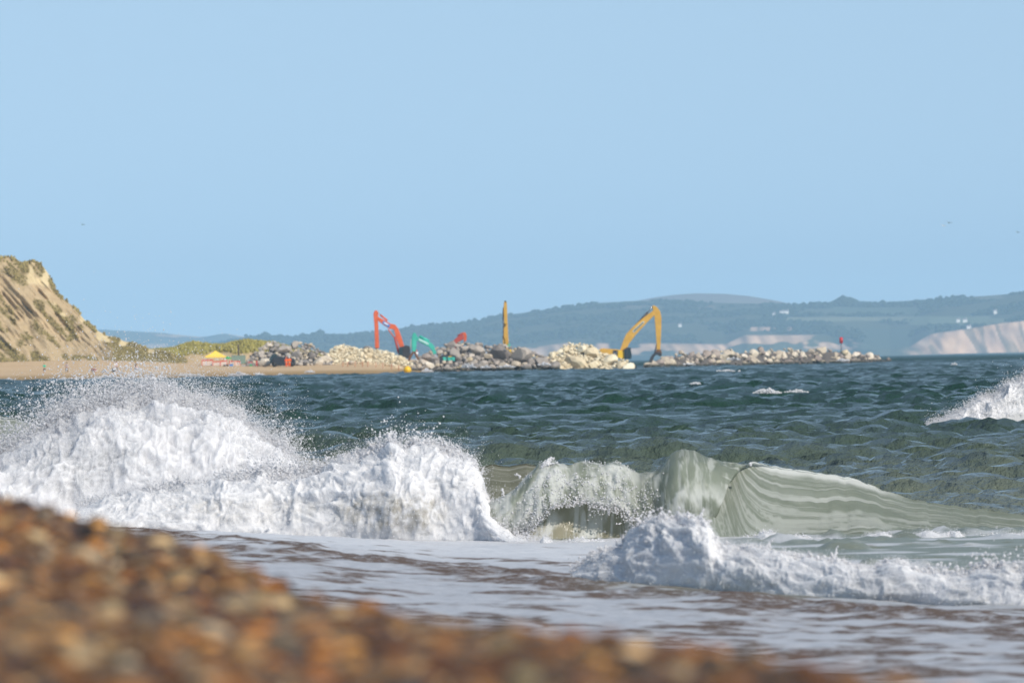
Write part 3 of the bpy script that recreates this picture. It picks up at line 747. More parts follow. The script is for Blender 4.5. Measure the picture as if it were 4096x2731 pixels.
prism('cab', zz3([(1000, 700), (1046, 690), (1046, 820), (985, 820)]), Y - 0.6, 1.1, glass, e, org)
undercarriage(e, org, 1612, sand_h(at(1612, 1440, Y).x, Y) - 0.2, Y)
for a in (0, 1, 2):
    rod('grab_tine', zz3([(698, 710)])[0], zz3([(660 + a * 38, 790)])[0], Y + (a - 1) * 0.3, 0.12, rust, e, org)

# --- teal excavator
Y = 1686.0; org = at(1740, 1446, Y); e = empty('teal_excavator', org)
tag(e, 'teal green excavator half sunk behind dark boulders with rusty grab', 'excavator', 'excavators working on the groyne')
prism('stick', zz3([(1198, 502), (1226, 522), (1240, 560), (1232, 640), (1222, 748), (1200, 766), (1172, 752), (1166, 640), (1168, 560), (1180, 518)]), Y, 0.6, teal, e, org)
bo = prism('boom', zz3([(1238, 562), (1300, 590), (1380, 622), (1436, 646), (1468, 690), (1484, 740), (1500, 782), (1456, 802), (1436, 740), (1396, 694), (1310, 652), (1236, 610)]), Y, 0.72, teal, e, org)
prism('boom_stripe', zz3([(1262, 584), (1350, 622), (1396, 648), (1388, 668), (1330, 642), (1258, 604)]), Y - 0.4, 0.05, plain('pale_teal_lettering', (0.45, 0.68, 0.66), 0.5), bo, org, 0)
rod('stick_cylinder', zz3([(1270, 552)])[0], zz3([(1402, 622)])[0], Y, 0.24, teal, e, org)
rod('bucket_cylinder', zz3([(1158, 588)])[0], zz3([(1150, 732)])[0], Y, 0.1, plain('pale_piston', (0.5, 0.62, 0.6), 0.4), e, org)
prism('grab_arm', zz3([(1180, 752), (1206, 762), (1164, 830), (1140, 890), (1112, 880), (1130, 820)]), Y - 0.1, 0.5, rust, e, org)
prism('grab_arm', zz3([(1188, 760), (1214, 752), (1246, 820), (1268, 862), (1250, 880), (1216, 826)]), Y + 0.2, 0.5, rust, e, org)
prism('machinery_house', zz3([(1540, 815), (1600, 800), (1760, 812), (1766, 900), (1540, 910)]), Y - 0.2, 2.7, steel, e, org)
for a in (1608, 1672, 1722):
    prism('body_panel', zz3([(a - 26, 834), (a + 22, 832), (a + 26, 884), (a - 20, 880)]), Y - 1.62, 0.12, teal, e, org, 0.02)
prism('warning_stripe', zz3([(1660, 822), (1700, 820), (1702, 830), (1660, 834)]), Y - 1.62, 0.1, cabyel, e, org, 0)
undercarriage(e, org, 1782, 0.2, Y + 0.6)

# --- dull red excavator tip behind the mound
Y = 1712.0; org = at(1850, 1420, Y); e = empty('red_excavator', org)
tag(e, 'small dull red excavator arm poking up behind the dark boulder mound', 'excavator', 'excavators working on the groyne')
prism('stick', zz3([(1846, 512), (1870, 498), (1892, 506), (1906, 560), (1898, 620), (1862, 625), (1868, 560)]), Y, 0.5, red, e, org)
prism('boom', zz3([(1700, 650), (1730, 606), (1790, 552), (1850, 522), (1868, 586), (1810, 624), (1760, 660)]), Y, 0.6, dark_red, e, org)
rod('stick_cylinder', zz3([(1780, 545)])[0], zz3([(1856, 508)])[0], Y, 0.12, dark_red, e, org)
prism('machinery_house', zz3([(1640, 680), (1760, 660), (1860, 670), (1880, 800), (1640, 800)]), Y + 1.5, 2.4, dark_red, e, org)
undercarriage(e, org, 1830, 0.3, Y + 1.5)

# --- yellow mast: excavator seen end on
Y = 1716.0; org = at(2022, 1400, Y); e = empty('yellow_excavator', org)
tag(e, 'tall yellow excavator boom seen end on, standing straight above dark boulders', 'excavator', 'excavators working on the groyne')
prism('stick', zz4([(194, 78), (226, 78), (231, 160), (236, 340), (196, 340), (188, 160)]), Y, 0.8, yellow, e, org)
prism('boom', zz4([(190, 320), (238, 320), (242, 480), (244, 640), (196, 640), (190, 480)]), Y + 1.2, 0.9, yellow, e, org)
rod('stick_cylinder', zz4([(186, 146)])[0], zz4([(184, 300)])[0], Y - 0.2, 0.1, steel, e, org)
rod('hydraulic_hose', zz4([(184, 300)])[0], zz4([(188, 520)])[0], Y - 0.2, 0.06, steel, e, org)
rod('boom_cylinder', zz4([(238, 470)])[0], zz4([(246, 620)])[0], Y, 0.09, yellow, e, org)
rod('boom_cylinder', zz4([(182, 480)])[0], zz4([(190, 620)])[0], Y, 0.09, yellow, e, org)
prism('pin_boss', zz4([(200, 66), (220, 66), (222, 84), (198, 84)]), Y, 0.9, steel, e, org, 0.02)
prism('machinery_house', zz4([(120, 640), (330, 640), (330, 760), (120, 760)]), Y + 3.0, 3.2, cabyel, e, org)
prism('cab', zz4([(110, 610), (170, 610), (170, 740), (110, 740)]), Y + 1.0, 1.6, glass, e, org)
undercarriage(e, org, 2026, 0.0, Y + 3.0)

# --- long reach yellow excavator on the right
Y = 1712.0; org = at(2450, 1440, Y); e = empty('yellow_excavator', org)
tag(e, 'yellow long reach excavator with dark cab and arm dipping to the groyne', 'excavator', 'excavators working on the groyne')
bo = prism('boom', zz4([(1946, 184), (1964, 236), (1886, 312), (1742, 470), (1664, 572), (1634, 640), (1616, 760), (1540, 740), (1560, 640), (1598, 530), (1628, 462), (1700, 382), (1800, 292), (1900, 216)]), Y, 0.8, yellow, e, org)
prism('boom_panel', zz4([(1704, 420), (1828, 306), (1850, 318), (1722, 446)]), Y - 0.44, 0.05, plain('pale_panel_edge', (0.55, 0.55, 0.5), 0.5), bo, org, 0)
prism('panel_lettering', zz4([(1716, 420), (1826, 318), (1836, 326), (1728, 432)]), Y - 0.49, 0.04, plain('grey_green_lettering', (0.10, 0.14, 0.12), 0.5), bo, org, 0)
prism('stick', zz4([(1936, 124), (1962, 122), (1996, 146), (2030, 192), (2046, 270), (2042, 420), (2036, 560), (2032, 640), (1990, 645), (1984, 520), (1974, 380), (1962, 250), (1946, 184)]), Y, 0.62, yellow, e, org)
rod('stick_cylinder', zz4([(1742, 362)])[0], zz4([(1884, 204)])[0], Y, 0.2, steel, e, org)
rod('cylinder_piston', zz4([(1884, 204)])[0], zz4([(1942, 134)])[0], Y, 0.09, chrome, e, org)
rod('bucket_cylinder', zz4([(1996, 560)])[0], zz4([(1962, 690)])[0], Y, 0.1, steel, e, org)
prism('linkage', zz4([(1986, 640), (2040, 640), (2052, 690), (1970, 690)]), Y, 0.6, rust, e, org)
prism('bucket', zz4([(1894, 792), (1916, 730), (1946, 690), (1990, 668), (2040, 672), (2052, 706), (2030, 720), (1990, 700), (1960, 722), (1944, 764), (1934, 796)]), Y, 1.3, steel, e, org)
prism('machinery_house', zz4([(1316, 634), (1360, 626), (1546, 640), (1546, 740), (1430, 730), (1330, 700)]), Y + 0.6, 2.8, yellow, e, org)
prism('front_body', zz4([(1534, 640), (1616, 668), (1616, 752), (1530, 738)]), Y - 0.3, 1.6, cabyel, e, org)
bd = prism('badge', zz4([(1478, 648), (1526, 652), (1524, 718), (1476, 712)]), Y - 0.9, 0.1, steel, e, org, 0)
tx = bpy.data.curves.new('badge_letters', 'FONT'); tx.body = 'CAT'; tx.size = 0.32; tx.extrude = 0.02; tx.align_x = 'CENTER'; tx.align_y = 'CENTER'
to = bpy.data.objects.new('tmp_text', tx); COL.objects.link(to)
bpy.context.view_layer.update()
tm = bpy.data.meshes.new_from_object(to); bpy.data.objects.remove(to)
p = at(*zz4([(1501, 683)])[0], Y - 1.0) - org
lo = obj('badge_lettering', tm, white_p, bd); lo.location = p; lo.rotation_euler = (R(90), 0, 0)
cb = prism('cab', zz4([(1608, 640), (1640, 622), (1682, 630), (1696, 700), (1690, 752), (1612, 752)]), Y - 0.9, 1.2, glass, e, org)
prism('cab_pillar', zz4([(1640, 624), (1648, 624), (1646, 750), (1638, 750)]), Y - 1.53, 0.06, steel, cb, org, 0)
prism('cab_roof', zz4([(1604, 636), (1640, 614), (1688, 622), (1690, 634), (1640, 628), (1608, 646)]), Y - 0.9, 1.3, steel, cb, org, 0)
undercarriage(e, org, 2486, 0.0, Y, 3.4, 5.2)

# ------------------------------------------------------------------ people
def skin_mesh(name, verts, edges, mat, parent, sub=1):
    me = bpy.data.meshes.new(name); me.from_pydata([v[:3] for v in verts], edges, [])
    o = obj(name, me, mat, parent)
    md = o.modifiers.new('skin', 'SKIN')
    for i, v in enumerate(verts):
        r_ = v[3]; me.skin_vertices[0].data[i].radius = (r_, r_ if len(v) < 5 else v[4])
    me.skin_vertices[0].data[0].use_root = True
    o.modifiers.new('sub', 'SUBSURF').levels = sub; o.modifiers['sub'].render_levels = sub
    return o
skin_m = plain('skin_tone', (0.50, 0.29, 0.19), 0.6, 0, 0.1)
hair_m = plain('dark_hair', (0.035, 0.025, 0.02), 0.7, 0, 0.2)
hair_f = plain('fair_hair', (0.42, 0.27, 0.12), 0.7, 0, 0.2)
def person(p, label, shirt, legs, hair, face=0.0, h=1.75, walk=0.25, sit=False, arms=0.0, shorts=False, group='people on the far beach', hat=None, suit=False):
    """standing, walking or sitting figure; joints laid out in metres for a 1.75 m body"""
    s = h / 1.75
    root = empty('person', p); root.rotation_euler = (0, 0, face); root.scale = (s, s, s)
    tag(root, label, 'person', group)
    hp = 0.92 if not sit else 0.16
    V = [(0, 0, hp, .125), (0, 0, hp + .22, .125, .10), (0, 0, hp + .44, .16, .10), (0, 0, hp + .53, .07), (0, 0, hp + .60, .06), (0, -0.015, hp + .69, .088, .10), (0, -0.01, hp + .79, .075, .09)]
    E = [(0, 1), (1, 2), (2, 3), (3, 4), (4, 5), (5, 6)]
    n0 = len(V); joints = {}
    for sx in (-1, 1):
        st = walk * sx
        if not sit:
            L = [(sx * .10, 0, hp - .05, .09), (sx * .11, -st * .4, hp - .45, .062), (sx * .11, -st * .9 + 0.05 * abs(st), 0.09, .042), (sx * .12, -st * .9 - .10, 0.045, .035), (sx * .12, -st * .9 - .19, 0.035, .03)]
        else:
            L = [(sx * .10, 0, hp, .09), (sx * .13, -.36, .46, .062), (sx * .12, -.62, .09, .042), (sx * .12, -.72, .05, .035), (sx * .12, -.80, .04, .03)]
        k = len(V); V += L; E += [(0, k)] + [(k + i, k + i + 1) for i in range(4)]
        joints['leg%d' % sx] = L
        A = [(sx * .19, 0, hp + .46, .055), (sx * (.24 + .05 * arms), .03 + st * .2, hp + .20, .042), (sx * (.22 - .10 * arms), -.10 + st * .35 - .15 * arms, hp + .0 + .2 * arms, .032), (sx * (.21 - .10 * arms), -.14 + st * .35 - .15 * arms, hp - .08 + .2 * arms, .03)]
        k = len(V); V += A; E += [(2, k)] + [(k + i, k + i + 1) for i in range(3)]
        w = k + 3
        for q in range(5):
            if q == 0: tip = [(A[3][0] - sx * .03, A[3][1] - .045, A[3][2] - .02, .010)]
            else: tip = [(A[3][0] + sx * (.012 * (q - 2.5)) * 0.2, A[3][1] - .02 + .018 * (q - 2.5), A[3][2] - .075 - (.012 if q in (2, 3) else 0), .009), (A[3][0] - sx * .012, A[3][1] - .03 + .018 * (q - 2.5), A[3][2] - .10 - (.012 if q in (2, 3) else 0), .008)]
            kk = len(V); V += tip; E += [(w, kk)] + ([(kk, kk + 1)] if len(tip) == 2 else [])
        joints['arm%d' % sx] = A
    skin_mesh('body', V, E, skin_m, root)
    # shirt
    g = 1.13
    V = [(0, 0, hp - .02, .145, .13), (0, 0, hp + .22, .145, .125), (0, 0, hp + .44, .175, .12), (0, 0, hp + .515, .085, .085)]
    E = [(0, 1), (1, 2), (2, 3)]
    for sx in (-1, 1):
        A = joints['arm%d' % sx]; k = len(V)
        V += [(A[0][0], A[0][1], A[0][2], .075), (A[1][0], A[1][1], A[1][2], .058)] + ([(A[2][0], A[2][1], A[2][2], .046)] if suit else [])
        E += [(2, k), (k, k + 1)] + ([(k + 1, k + 2)] if suit else [])
    skin_mesh('jacket' if suit else 'shirt', V, E, shirt, root)
    V = [(0, 0, hp + .03, .142, .125), (0, 0, hp - .04, .14, .125)]; E = [(0, 1)]
    for sx in (-1, 1):
        L = joints['leg%d' % sx]; k = len(V)
        end = L[1] if shorts else L[2]
        V += [(L[0][0], L[0][1], L[0][2] - (0 if sit else .06), .112), (L[1][0], L[1][1], L[1][2], .082)] + ([] if shorts else [(L[2][0], L[2][1], L[2][2] + .03, .062)])
        E += [(1, k), (k, k + 1)] + ([] if shorts else [(k + 1, k + 2)])
    skin_mesh('shorts' if shorts else 'trousers', V, E, legs, root)
    # hair or helmet
    bm = bmesh.new(); bmesh.ops.create_uvsphere(bm, u_segments=12, v_segments=8, radius=0.112)
    for v in bm.verts:
        v.co.y *= 1.08
        if v.co.z < -0.03 and v.co.y < 0.03: v.co.z = -0.0
    me = bpy.data.meshes.new('hair'); bm.to_mesh(me); bm.free()
    hh = obj('helmet' if hat else 'hair', me, hat or hair, root); hh.location = (0, 0.012, hp + .765); hh.scale = (1.1,) * 3 if hat else (1,) * 3
    # face
    for sx in (-1, 1):
        bm = bmesh.new(); bmesh.ops.create_icosphere(bm, subdivisions=1, radius=0.012); me = bpy.data.meshes.new('eye'); bm.to_mesh(me); bm.free()
        eo = obj('eye', me, hair_m, root); eo.location = (sx * .032, -.098, hp + .725)
    return root
def cloth(name, c): return plain(name, c, 0.85, 0, 0.12, 6.0, 0.1)
def ground(px, py_hint, Y):
    p = at(px, py_hint, Y); p.z = sand_h(p.x, Y) + 0.0; return p
person(ground(178, 1490, 1632), 'person in bright green top and dark shorts walking on the sand', cloth('green_shirt', (0.02, 0.42, 0.28)), cloth('navy_shorts', (0.03, 0.035, 0.06)), hair_f, R(25), 1.75, 0.3, shorts=True)
person(ground(267, 1488, 1640), 'slim person in grey top and black trousers walking on the beach', cloth('grey_top', (0.30, 0.25, 0.27)), cloth('black_trousers', (0.02, 0.02, 0.03)), hair_m, R(-160), 1.72, 0.15)
person(ground(371, 1492, 1634), 'person in dark red top sitting on the sand beside another sitter', cloth('maroon_top', (0.20, 0.07, 0.055)), cloth('brown_trousers', (0.10, 0.05, 0.04)), hair_m, R(30), 1.7, 0, sit=True)
person(ground(381, 1492, 1636), 'person in pink towel and brown top sitting low on the sand', cloth('brown_pink_top', (0.42, 0.17, 0.13)), cloth('pink_towel', (0.72, 0.30, 0.27)), hair_m, R(-40), 1.65, 0, sit=True)
person(ground(460, 1490, 1638), 'person in white top carrying a dark bag across the beach', cloth('white_top', (0.80, 0.78, 0.74)), cloth('pale_grey_trousers', (0.60, 0.60, 0.62)), hair_m, R(70), 1.78, 0.3)
person(ground(466, 1489, 1642), 'person in pale pink top walking close behind a companion in white', cloth('pale_pink_top', (0.78, 0.55, 0.66)), cloth('dark_blue_trousers', (0.06, 0.07, 0.10)), hair_m, R(60), 1.72, 0.3)
person(ground(543, 1490, 1636), 'person in black top and dark trousers walking with a pink towel', cloth('black_top', (0.035, 0.03, 0.035)), cloth('charcoal_trousers', (0.04, 0.035, 0.04)), hair_f, R(-70), 1.7, 0.3)
hv = cloth('hi_vis_orange', (0.85, 0.16, 0.025)); hv2 = cloth('hi_vis_orange_red', (0.80, 0.12, 0.02))
person(ground(1146, 1470, 1664), 'worker in full orange suit and orange helmet before the dark vehicle', hv2, hv2, hair_m, R(180), 1.72, 0.12, suit=True, hat=hv2, group='site workers in orange suits')
person(ground(1158, 1470, 1664), 'worker in full orange suit and white helmet before the dark vehicle', hv, hv, hair_m, R(170), 1.82, 0.1, suit=True, hat=white_p, group='site workers in orange suits')
p = at(1667, 1420, 1700); p.z -= 1.0
person(p, 'figure in white with orange helmet half hidden behind the rusty grab', cloth('white_overall', (0.80, 0.78, 0.80)), cloth('white_overall_legs', (0.75, 0.72, 0.74)), hair_m, R(200), 1.85, 0.1, hat=hv2, group='site workers among the rocks')
# bags and towel carried or lying
def blob_bag(name, px, Y, w, h, mat, label, zoff=0.0, cat='bag'):
    p = ground(px, 1490, Y); p.z += zoff
    root = empty(name, p); tag(root, label, cat)
    bm = bmesh.new(); bmesh.ops.create_cube(bm, size=1.0); bmesh.ops.subdivide_edges(bm, edges=list(bm.edges), cuts=3, use_grid_fill=True)
    for v in bm.verts:
        c = v.co.copy(); l = c.length; c = c.normalized() * (l * 0.45 + 0.30); v.co = Vector((c.x * w, c.y * w * 0.5, c.z * h + h * 0.5))
    me = bpy.data.meshes.new('bag_body'); bm.to_mesh(me); bm.free()
    for pl in me.polygons: pl.use_smooth = True
    obj('bag_body', me, mat, root)
    a = [(-w * .25, 0, h * .85), (-w * .18, 0, h * 1.15), (w * .18, 0, h * 1.15), (w * .25, 0, h * .85)]
    obj('handle', tube_mesh('handle', a, 0.02, 6), mat, root)
blob_bag('holdall_bag', 453, 1636, 0.55, 0.62, cloth('black_bag', (0.03, 0.04, 0.05)), 'round dark bag held low by the person in white')
blob_bag('beach_bag', 412, 1634, 0.4, 0.3, cloth('brown_bag', (0.16, 0.13, 0.11)), 'small brown bag on sand between the sitters and walkers')
blob_bag('beach_bag', 548, 1634, 0.3, 0.45, cloth('pink_bag', (0.75, 0.38, 0.34)), 'pink bag held by the walker in black', 0.35)

# ------------------------------------------------------------------ gazebo, parasol, barriers, gear, vehicle
Yg_ = 1688.0
def gpt(px, Y=Yg_): return ground(px, 1462, Y)
p = gpt(863); e = empty('yellow_gazebo', p); tag(e, 'yellow pitched gazebo with pale legs on the sand', 'gazebo')
canvas = plain('yellow_canvas', (0.86, 0.62, 0.10), 0.8, 0, 0.06, 1.0, 0.1)
w = 1.75; hz0 = 1.62; ht = 2.62
V = [(-w, -w, hz0), (w, -w, hz0), (w, w, hz0), (-w, w, hz0), (-w, -w, hz0 - .22), (w, -w, hz0 - .22), (w, w, hz0 - .22), (-w, w, hz0 - .22), (0, 0, ht), (-w * .5, -w * .5, hz0 + .44), (w * .5, -w * .5, hz0 + .44), (w * .5, w * .5, hz0 + .44), (-w * .5, w * .5, hz0 + .44)]
Fc = [(0, 1, 10, 9), (1, 2, 11, 10), (2, 3, 12, 11), (3, 0, 9, 12), (9, 10, 8), (10, 11, 8), (11, 12, 8), (12, 9, 8)]
obj('canopy', mesh_from('canopy', np.array(V), Fc, False), canvas, e)
obj('valance', mesh_from('valance', np.array(V), [(0, 4, 5, 1), (1, 5, 6, 2), (2, 6, 7, 3), (3, 7, 4, 0)], False), canvas, e)
for sx in (-1, 1):
    for sy in (-1, 1):
        obj('leg', tube_mesh('leg', [(sx * (w - .08), sy * (w - .08), -0.1), (sx * (w - .08), sy * (w - .08), hz0)], 0.05), white_p, e)
p = gpt(912); e = empty('green_parasol', p); tag(e, 'small green parasol beside the yellow gazebo', 'parasol')
gm = plain('green_canvas', (0.02, 0.36, 0.12), 0.8, 0, 0.1, 2.0, 0.1)
V = [(0, 0, 1.62)] + [(0.62 * math.cos(k * math.pi / 4), 0.62 * math.sin(k * math.pi / 4), 1.28) for k in range(8)] + [(0.62 * math.cos(k * math.pi / 4), 0.62 * math.sin(k * math.pi / 4), 1.18) for k in range(8)]
obj('canopy', mesh_from('canopy', np.array(V), [(0, 1 + k, 1 + (k + 1) % 8) for k in range(8)] + [(1 + k, 9 + k, 9 + (k + 1) % 8, 1 + (k + 1) % 8) for k in range(8)], False), gm, e)
obj('pole', tube_mesh('pole', [(0, 0, -.1), (0, 0, 1.62)], 0.025), white_p, e)
bar_red = plain('barrier_red', (0.60, 0.075, 0.05), 0.6, 0, 0.15, 2.0); bar_pale = plain('barrier_pale', (0.72, 0.60, 0.55), 0.7, 0, 0.1, 2.0)
def barrier(px, Y, wid, h, label, rz=0.0, col=None):
    e = empty('safety_barrier', gpt(px, Y)); e.rotation_euler = (0, 0, rz); tag(e, label, 'barrier', 'red and white barriers around the work site')
    c = col or bar_red
    for sx in (-1, 1): box('post', (sx * wid / 2 - .05, -.05, -.05), (sx * wid / 2 + .05, .05, h), c, e, 0.01)
    for z, m_ in ((h * .88, c), (h * .55, bar_pale), (h * .22, bar_pale)):
        box('rail', (-wid / 2 + .05, -.03, z - h * .1), (wid / 2 - .05, .03, z + h * .1), m_, e, 0.01)
    for sx in (-1, 1): box('foot', (sx * wid / 2 - .08, -.3, -.05), (sx * wid / 2 + .08, .3, .04), steel, e, 0.01)
for i, (px_, w_, h_, l_, Yb) in enumerate(((830, 1.9, 1.15, 'red topped barrier under the left side of the yellow gazebo', 1685), (866, 1.3, 0.85, 'low red barrier beneath the middle of the yellow gazebo', 1684.5), (895, 1.1, 1.0, 'red barrier just below the green parasol', 1683.5), (932, 1.2, 0.9, 'tall red barrier between the green parasol and the cream post', 1685), (950, 0.9, 0.9, 'narrow red barrier beside the tall dark post', 1684), (1008, 1.4, 0.75, 'low barrier standing in front of the tan boulders', 1681))):
    barrier(px_, Yb, w_, h_, l_, R(-8 + 5 * i))
box_e = empty('red_marker_board', gpt(1027, 1678)); tag(box_e, 'upright dark red board leaning at the foot of the boulder heap', 'board')
box('board', (-.16, -.05, -.05), (.16, .05, 1.0), dark_red, box_e, 0.01); box('foot', (-.25, -.25, -.05), (.25, .25, .05), steel, box_e, 0.01)
for a, y_, c_, l_, sz in ((903, 1682, rubber, 'black plastic crate on sand under the green parasol', (.9, .5, .28)), (925, 1682, blue_p, 'blue crate on sand right of the green parasol', (.62, .45, .34)), (975, 1681, plain('grey_blue_sheet', (0.35, 0.38, 0.44), .7), 'grey blue crate low on the sand before the boulders', (.8, .5, .2)), (1004, 1679, gm, 'small green crate beside the dark red board', (.35, .35, .3))):
    e = empty('storage_crate', gpt(a, y_)); tag(e, l_, 'crate', 'crates lying about the site')
    box('base', (-sz[0] / 2, -sz[1] / 2, -.03), (sz[0] / 2, sz[1] / 2, sz[2] * .75), c_, e, 0.02)
    box('rim', (-sz[0] / 2 - .02, -sz[1] / 2 - .02, sz[2] * .75 + .002), (sz[0] / 2 + .02, sz[1] / 2 + .02, sz[2]), c_, e, 0.01)
cone_m = plain('cream_panel', (0.80, 0.72, 0.52), .7)
e = empty('site_stool', gpt(940, 1682)); tag(e, 'cream slatted trestle stool between two red barriers', 'stool')
for sx in (-1, 1):
    for sy in (-1, 1): obj('leg', tube_mesh('leg', [(sx * .22, sy * .2, -.05), (sx * .14, sy * .12, .8)], .04), cone_m, e)
box('seat', (-.24, -.2, .8), (.24, .2, .86), cone_m, e, .01)
# grey green skip container behind the barriers
e = empty('site_container', gpt(955, 1698)); tag(e, 'grey green metal container behind the barriers below the dune', 'container')
gg = plain('grey_green_metal', (0.22, 0.30, 0.25), .6, .2)
box('body', (-1.2, -.8, 0.1), (1.2, .8, 1.5), gg, e, .04)
for k in range(6): box('rib', (-1.1 + k * .42, -.87, .15), (-1.0 + k * .42, -.802, 1.45), gg, e, .01)
box('lid', (-1.25, -.85, 1.502), (1.25, .85, 1.6), gg, e, .02)
# tall dark post on the dune
e = empty('wooden_post', at(954, 1426, 1712)); tag(e, 'tall dark weathered post standing against the grassy dune', 'post')
e.location.z = zpy(954, 1428, 1712)
ht = float(zpy(954, 1378, 1712)) - e.location.z
wood = plain('dark_wood', (0.085, 0.065, 0.05), .9)
obj('shaft', tube_mesh('shaft', [(0, 0, -1.2), (0.02, 0, ht * .5), (0, 0, ht)], [.16, .15, .13]), wood, e)
box('cap', (-.17, -.17, ht + .002), (.17, .17, ht + .1), wood, e, .02)
# dark figures/plant tops behind: small dark loader by the grey heap
Y = 1671.0; g0 = ground(1125, 1465, Y); e = empty('dark_site_vehicle', g0); tag(e, 'dark wheeled site vehicle parked against the grey boulder heap', 'vehicle')
dk = plain('black_blue_paint', (0.022, 0.026, 0.034), .5); dk2 = plain('dark_grey_panel', (0.05, 0.055, 0.065), .5)
def vpt(a, c): return (a, c)
prism('body', [(1086, 1448), (1094, 1430), (1118, 1426), (1150, 1430), (1178, 1440), (1182, 1460), (1090, 1462)], Y, 1.7, dk, e, g0)
prism('cab', [(1076, 1434), (1090, 1416), (1104, 1414), (1112, 1430), (1110, 1452), (1082, 1454)], Y, 1.5, glass, e, g0)
prism('tipper_bed', [(1112, 1424), (1176, 1432), (1184, 1446), (1116, 1446)], Y + .1, 1.9, dk2, e, g0)
for a in (1098, 1168):
    for sy in (-.85, .85):
        c = at(a, 1455, Y) - g0; c.y += sy
        wh = obj('wheel', tube_mesh('wheel', [(c.x, c.y - .18, .45), (c.x, c.y + .18, .45)], .46, 16), rubber, e)
        obj('hub', tube_mesh('hub', [(c.x, c.y - .20, .45), (c.x, c.y + .20, .45)], .2, 10), steel, wh)
obj('exhaust_pipe', tube_mesh('exhaust_pipe', [tuple(at(1138, 1430, Y) - g0), tuple(at(1138, 1412, Y) - g0)], .07), steel, e)
# stakes and rails along the foot of the cream heap
e = empty('stake_fence', ground(1490, 1470, 1652)); tag(e, 'low rusty stake fence along the foot of the cream heap', 'fence')
stake = plain('rusty_stake', (0.45, 0.17, 0.09), .8); rail = plain('tan_rail', (0.52, 0.36, 0.24), .8)
sp = [1371, 1391, 1421, 1450, 1471, 1503, 1531, 1566, 1595, 1622]
L = []
for a in sp:
    q = ground(a, 1470, 1652) - e.location; L.append(q)
    obj('stake', tube_mesh('stake', [(q.x, q.y, q.z - .2), (q.x + .03, q.y, q.z + .95)], .06, 6), stake, e)
for i in range(len(L) - 1):
    obj('rail', tube_mesh('rail', [(L[i].x + .08, L[i].y - .002, L[i].z + .72), (L[i + 1].x - .08, L[i + 1].y, L[i + 1].z + .72)], .045, 6), rail, e)
# yellow buoy
q = at(1630, 1488, 1585.0); q.z = 0.42
e = empty('yellow_buoy', q); tag(e, 'round yellow buoy floating off the groyne', 'buoy')
by = plain('buoy_yellow', (0.80, 0.48, 0.01), .4)
bm = bmesh.new(); bmesh.ops.create_uvsphere(bm, u_segments=20, v_segments=12, radius=.62)
for v in bm.verts: v.co.z = max(v.co.z * 1.02, -.5)
me = bpy.data.meshes.new('float'); bm.to_mesh(me); bm.free()
for pl in me.polygons: pl.use_smooth = True
f_ = obj('float', me, by, e); f_.location = (0, 0, .35)
obj('collar', tube_mesh('collar', [(0, 0, .30), (0, 0, .42)], .645, 20), by, e)
obj('lifting_eye', tube_mesh('lifting_eye', [(-.08, 0, .96), (-.06, 0, 1.06), (.06, 0, 1.06), (.08, 0, .96)], .03, 6), steel, e)
# red beacon and green marker
Y = 2062.0; q = at(3365, 1392, Y); e = empty('red_beacon', q); tag(e, 'red can topmark on a thin pole near the end of the groyne', 'beacon')
pt = float(at(3365, 1374, Y).z - q.z); tt = float(at(3365, 1349, Y).z - q.z)
obj('pole', tube_mesh('pole', [(0, 0, -1.2), (0, 0, pt)], .07), steel, e)
bred = plain('beacon_red', (0.55, 0.02, 0.03), .5)
tm_ = obj('topmark', tube_mesh('topmark', [(0, 0, pt + .05), (0, 0, tt)], .36, 12), bred, e)
obj('band', tube_mesh('band', [(0, 0, (pt + tt) / 2 - .12), (0, 0, (pt + tt) / 2 + .12)], .37, 12), dark_red, tm_)
Y = 1692.0; q = at(2036, 1394, Y); e = empty('green_marker', q); tag(e, 'green ring marker on dark boulders beside the yellow mast', 'marker')
ring = [(0.2 * math.cos(k * math.pi / 8), 0, .6 + .2 * math.sin(k * math.pi / 8)) for k in range(17)]
obj('ring', tube_mesh('ring', ring, .06, 6), plain('marker_green', (0.03, 0.55, 0.25), .5), e)
obj('pole', tube_mesh('pole', [(0, 0, -.6), (0, 0, .36)], .04, 6), steel, e)
# gulls over the sea
gull_w = plain('gull_white', (0.7, 0.7, 0.7), .8); gull_g = plain('gull_grey', (0.10, 0.13, 0.13), .8)
def gull(px, py, Y, mat, label):
    e = empty('gull', at(px, py, Y)); tag(e, label, 'bird', 'gulls in the sky over the sea'); e.rotation_euler = (0.2, 0.1, 0.9)
    obj('body', tube_mesh('body', [(-.22, 0, 0), (-.1, 0, .02), (.08, 0, .02), (.2, 0, .03), (.27, 0, .02)], [.015, .06, .065, .035, .01], 8), mat, e)
    for s_ in (-1, 1):
        V = [(.08, 0, .04), (-.08, 0, .04), (.10, s_ * .3, .16), (-.04, s_ * .3, .15), (-.05, s_ * .62, .08), (-.10, s_ * .6, .08)]
        V2 = [(a, b_, c - .015) for a, b_, c in V]
        F_ = [(0, 1, 3, 2), (2, 3, 5, 4), (6, 8, 9, 7), (8, 10, 11, 9), (0, 2, 8, 6), (2, 4, 10, 8), (1, 7, 9, 3), (3, 9, 11, 5), (4, 5, 11, 10)]
        obj('wing', mesh_from('wing', np.array(V + V2), F_, False), mat, e)
gull(3774, 904, 1500, gull_w, 'tiny white gull in clear sky, just below a darker one')
gull(3796, 892, 1500, gull_g, 'tiny dark gull in clear sky, just above a white one')
gull(4071, 930, 1700, gull_g, 'tiny lone dark gull in the clear sky over the streaked cliff')
gull(331, 899, 1700, gull_g, 'tiny lone dark gull in the sky beyond the sand cliff')
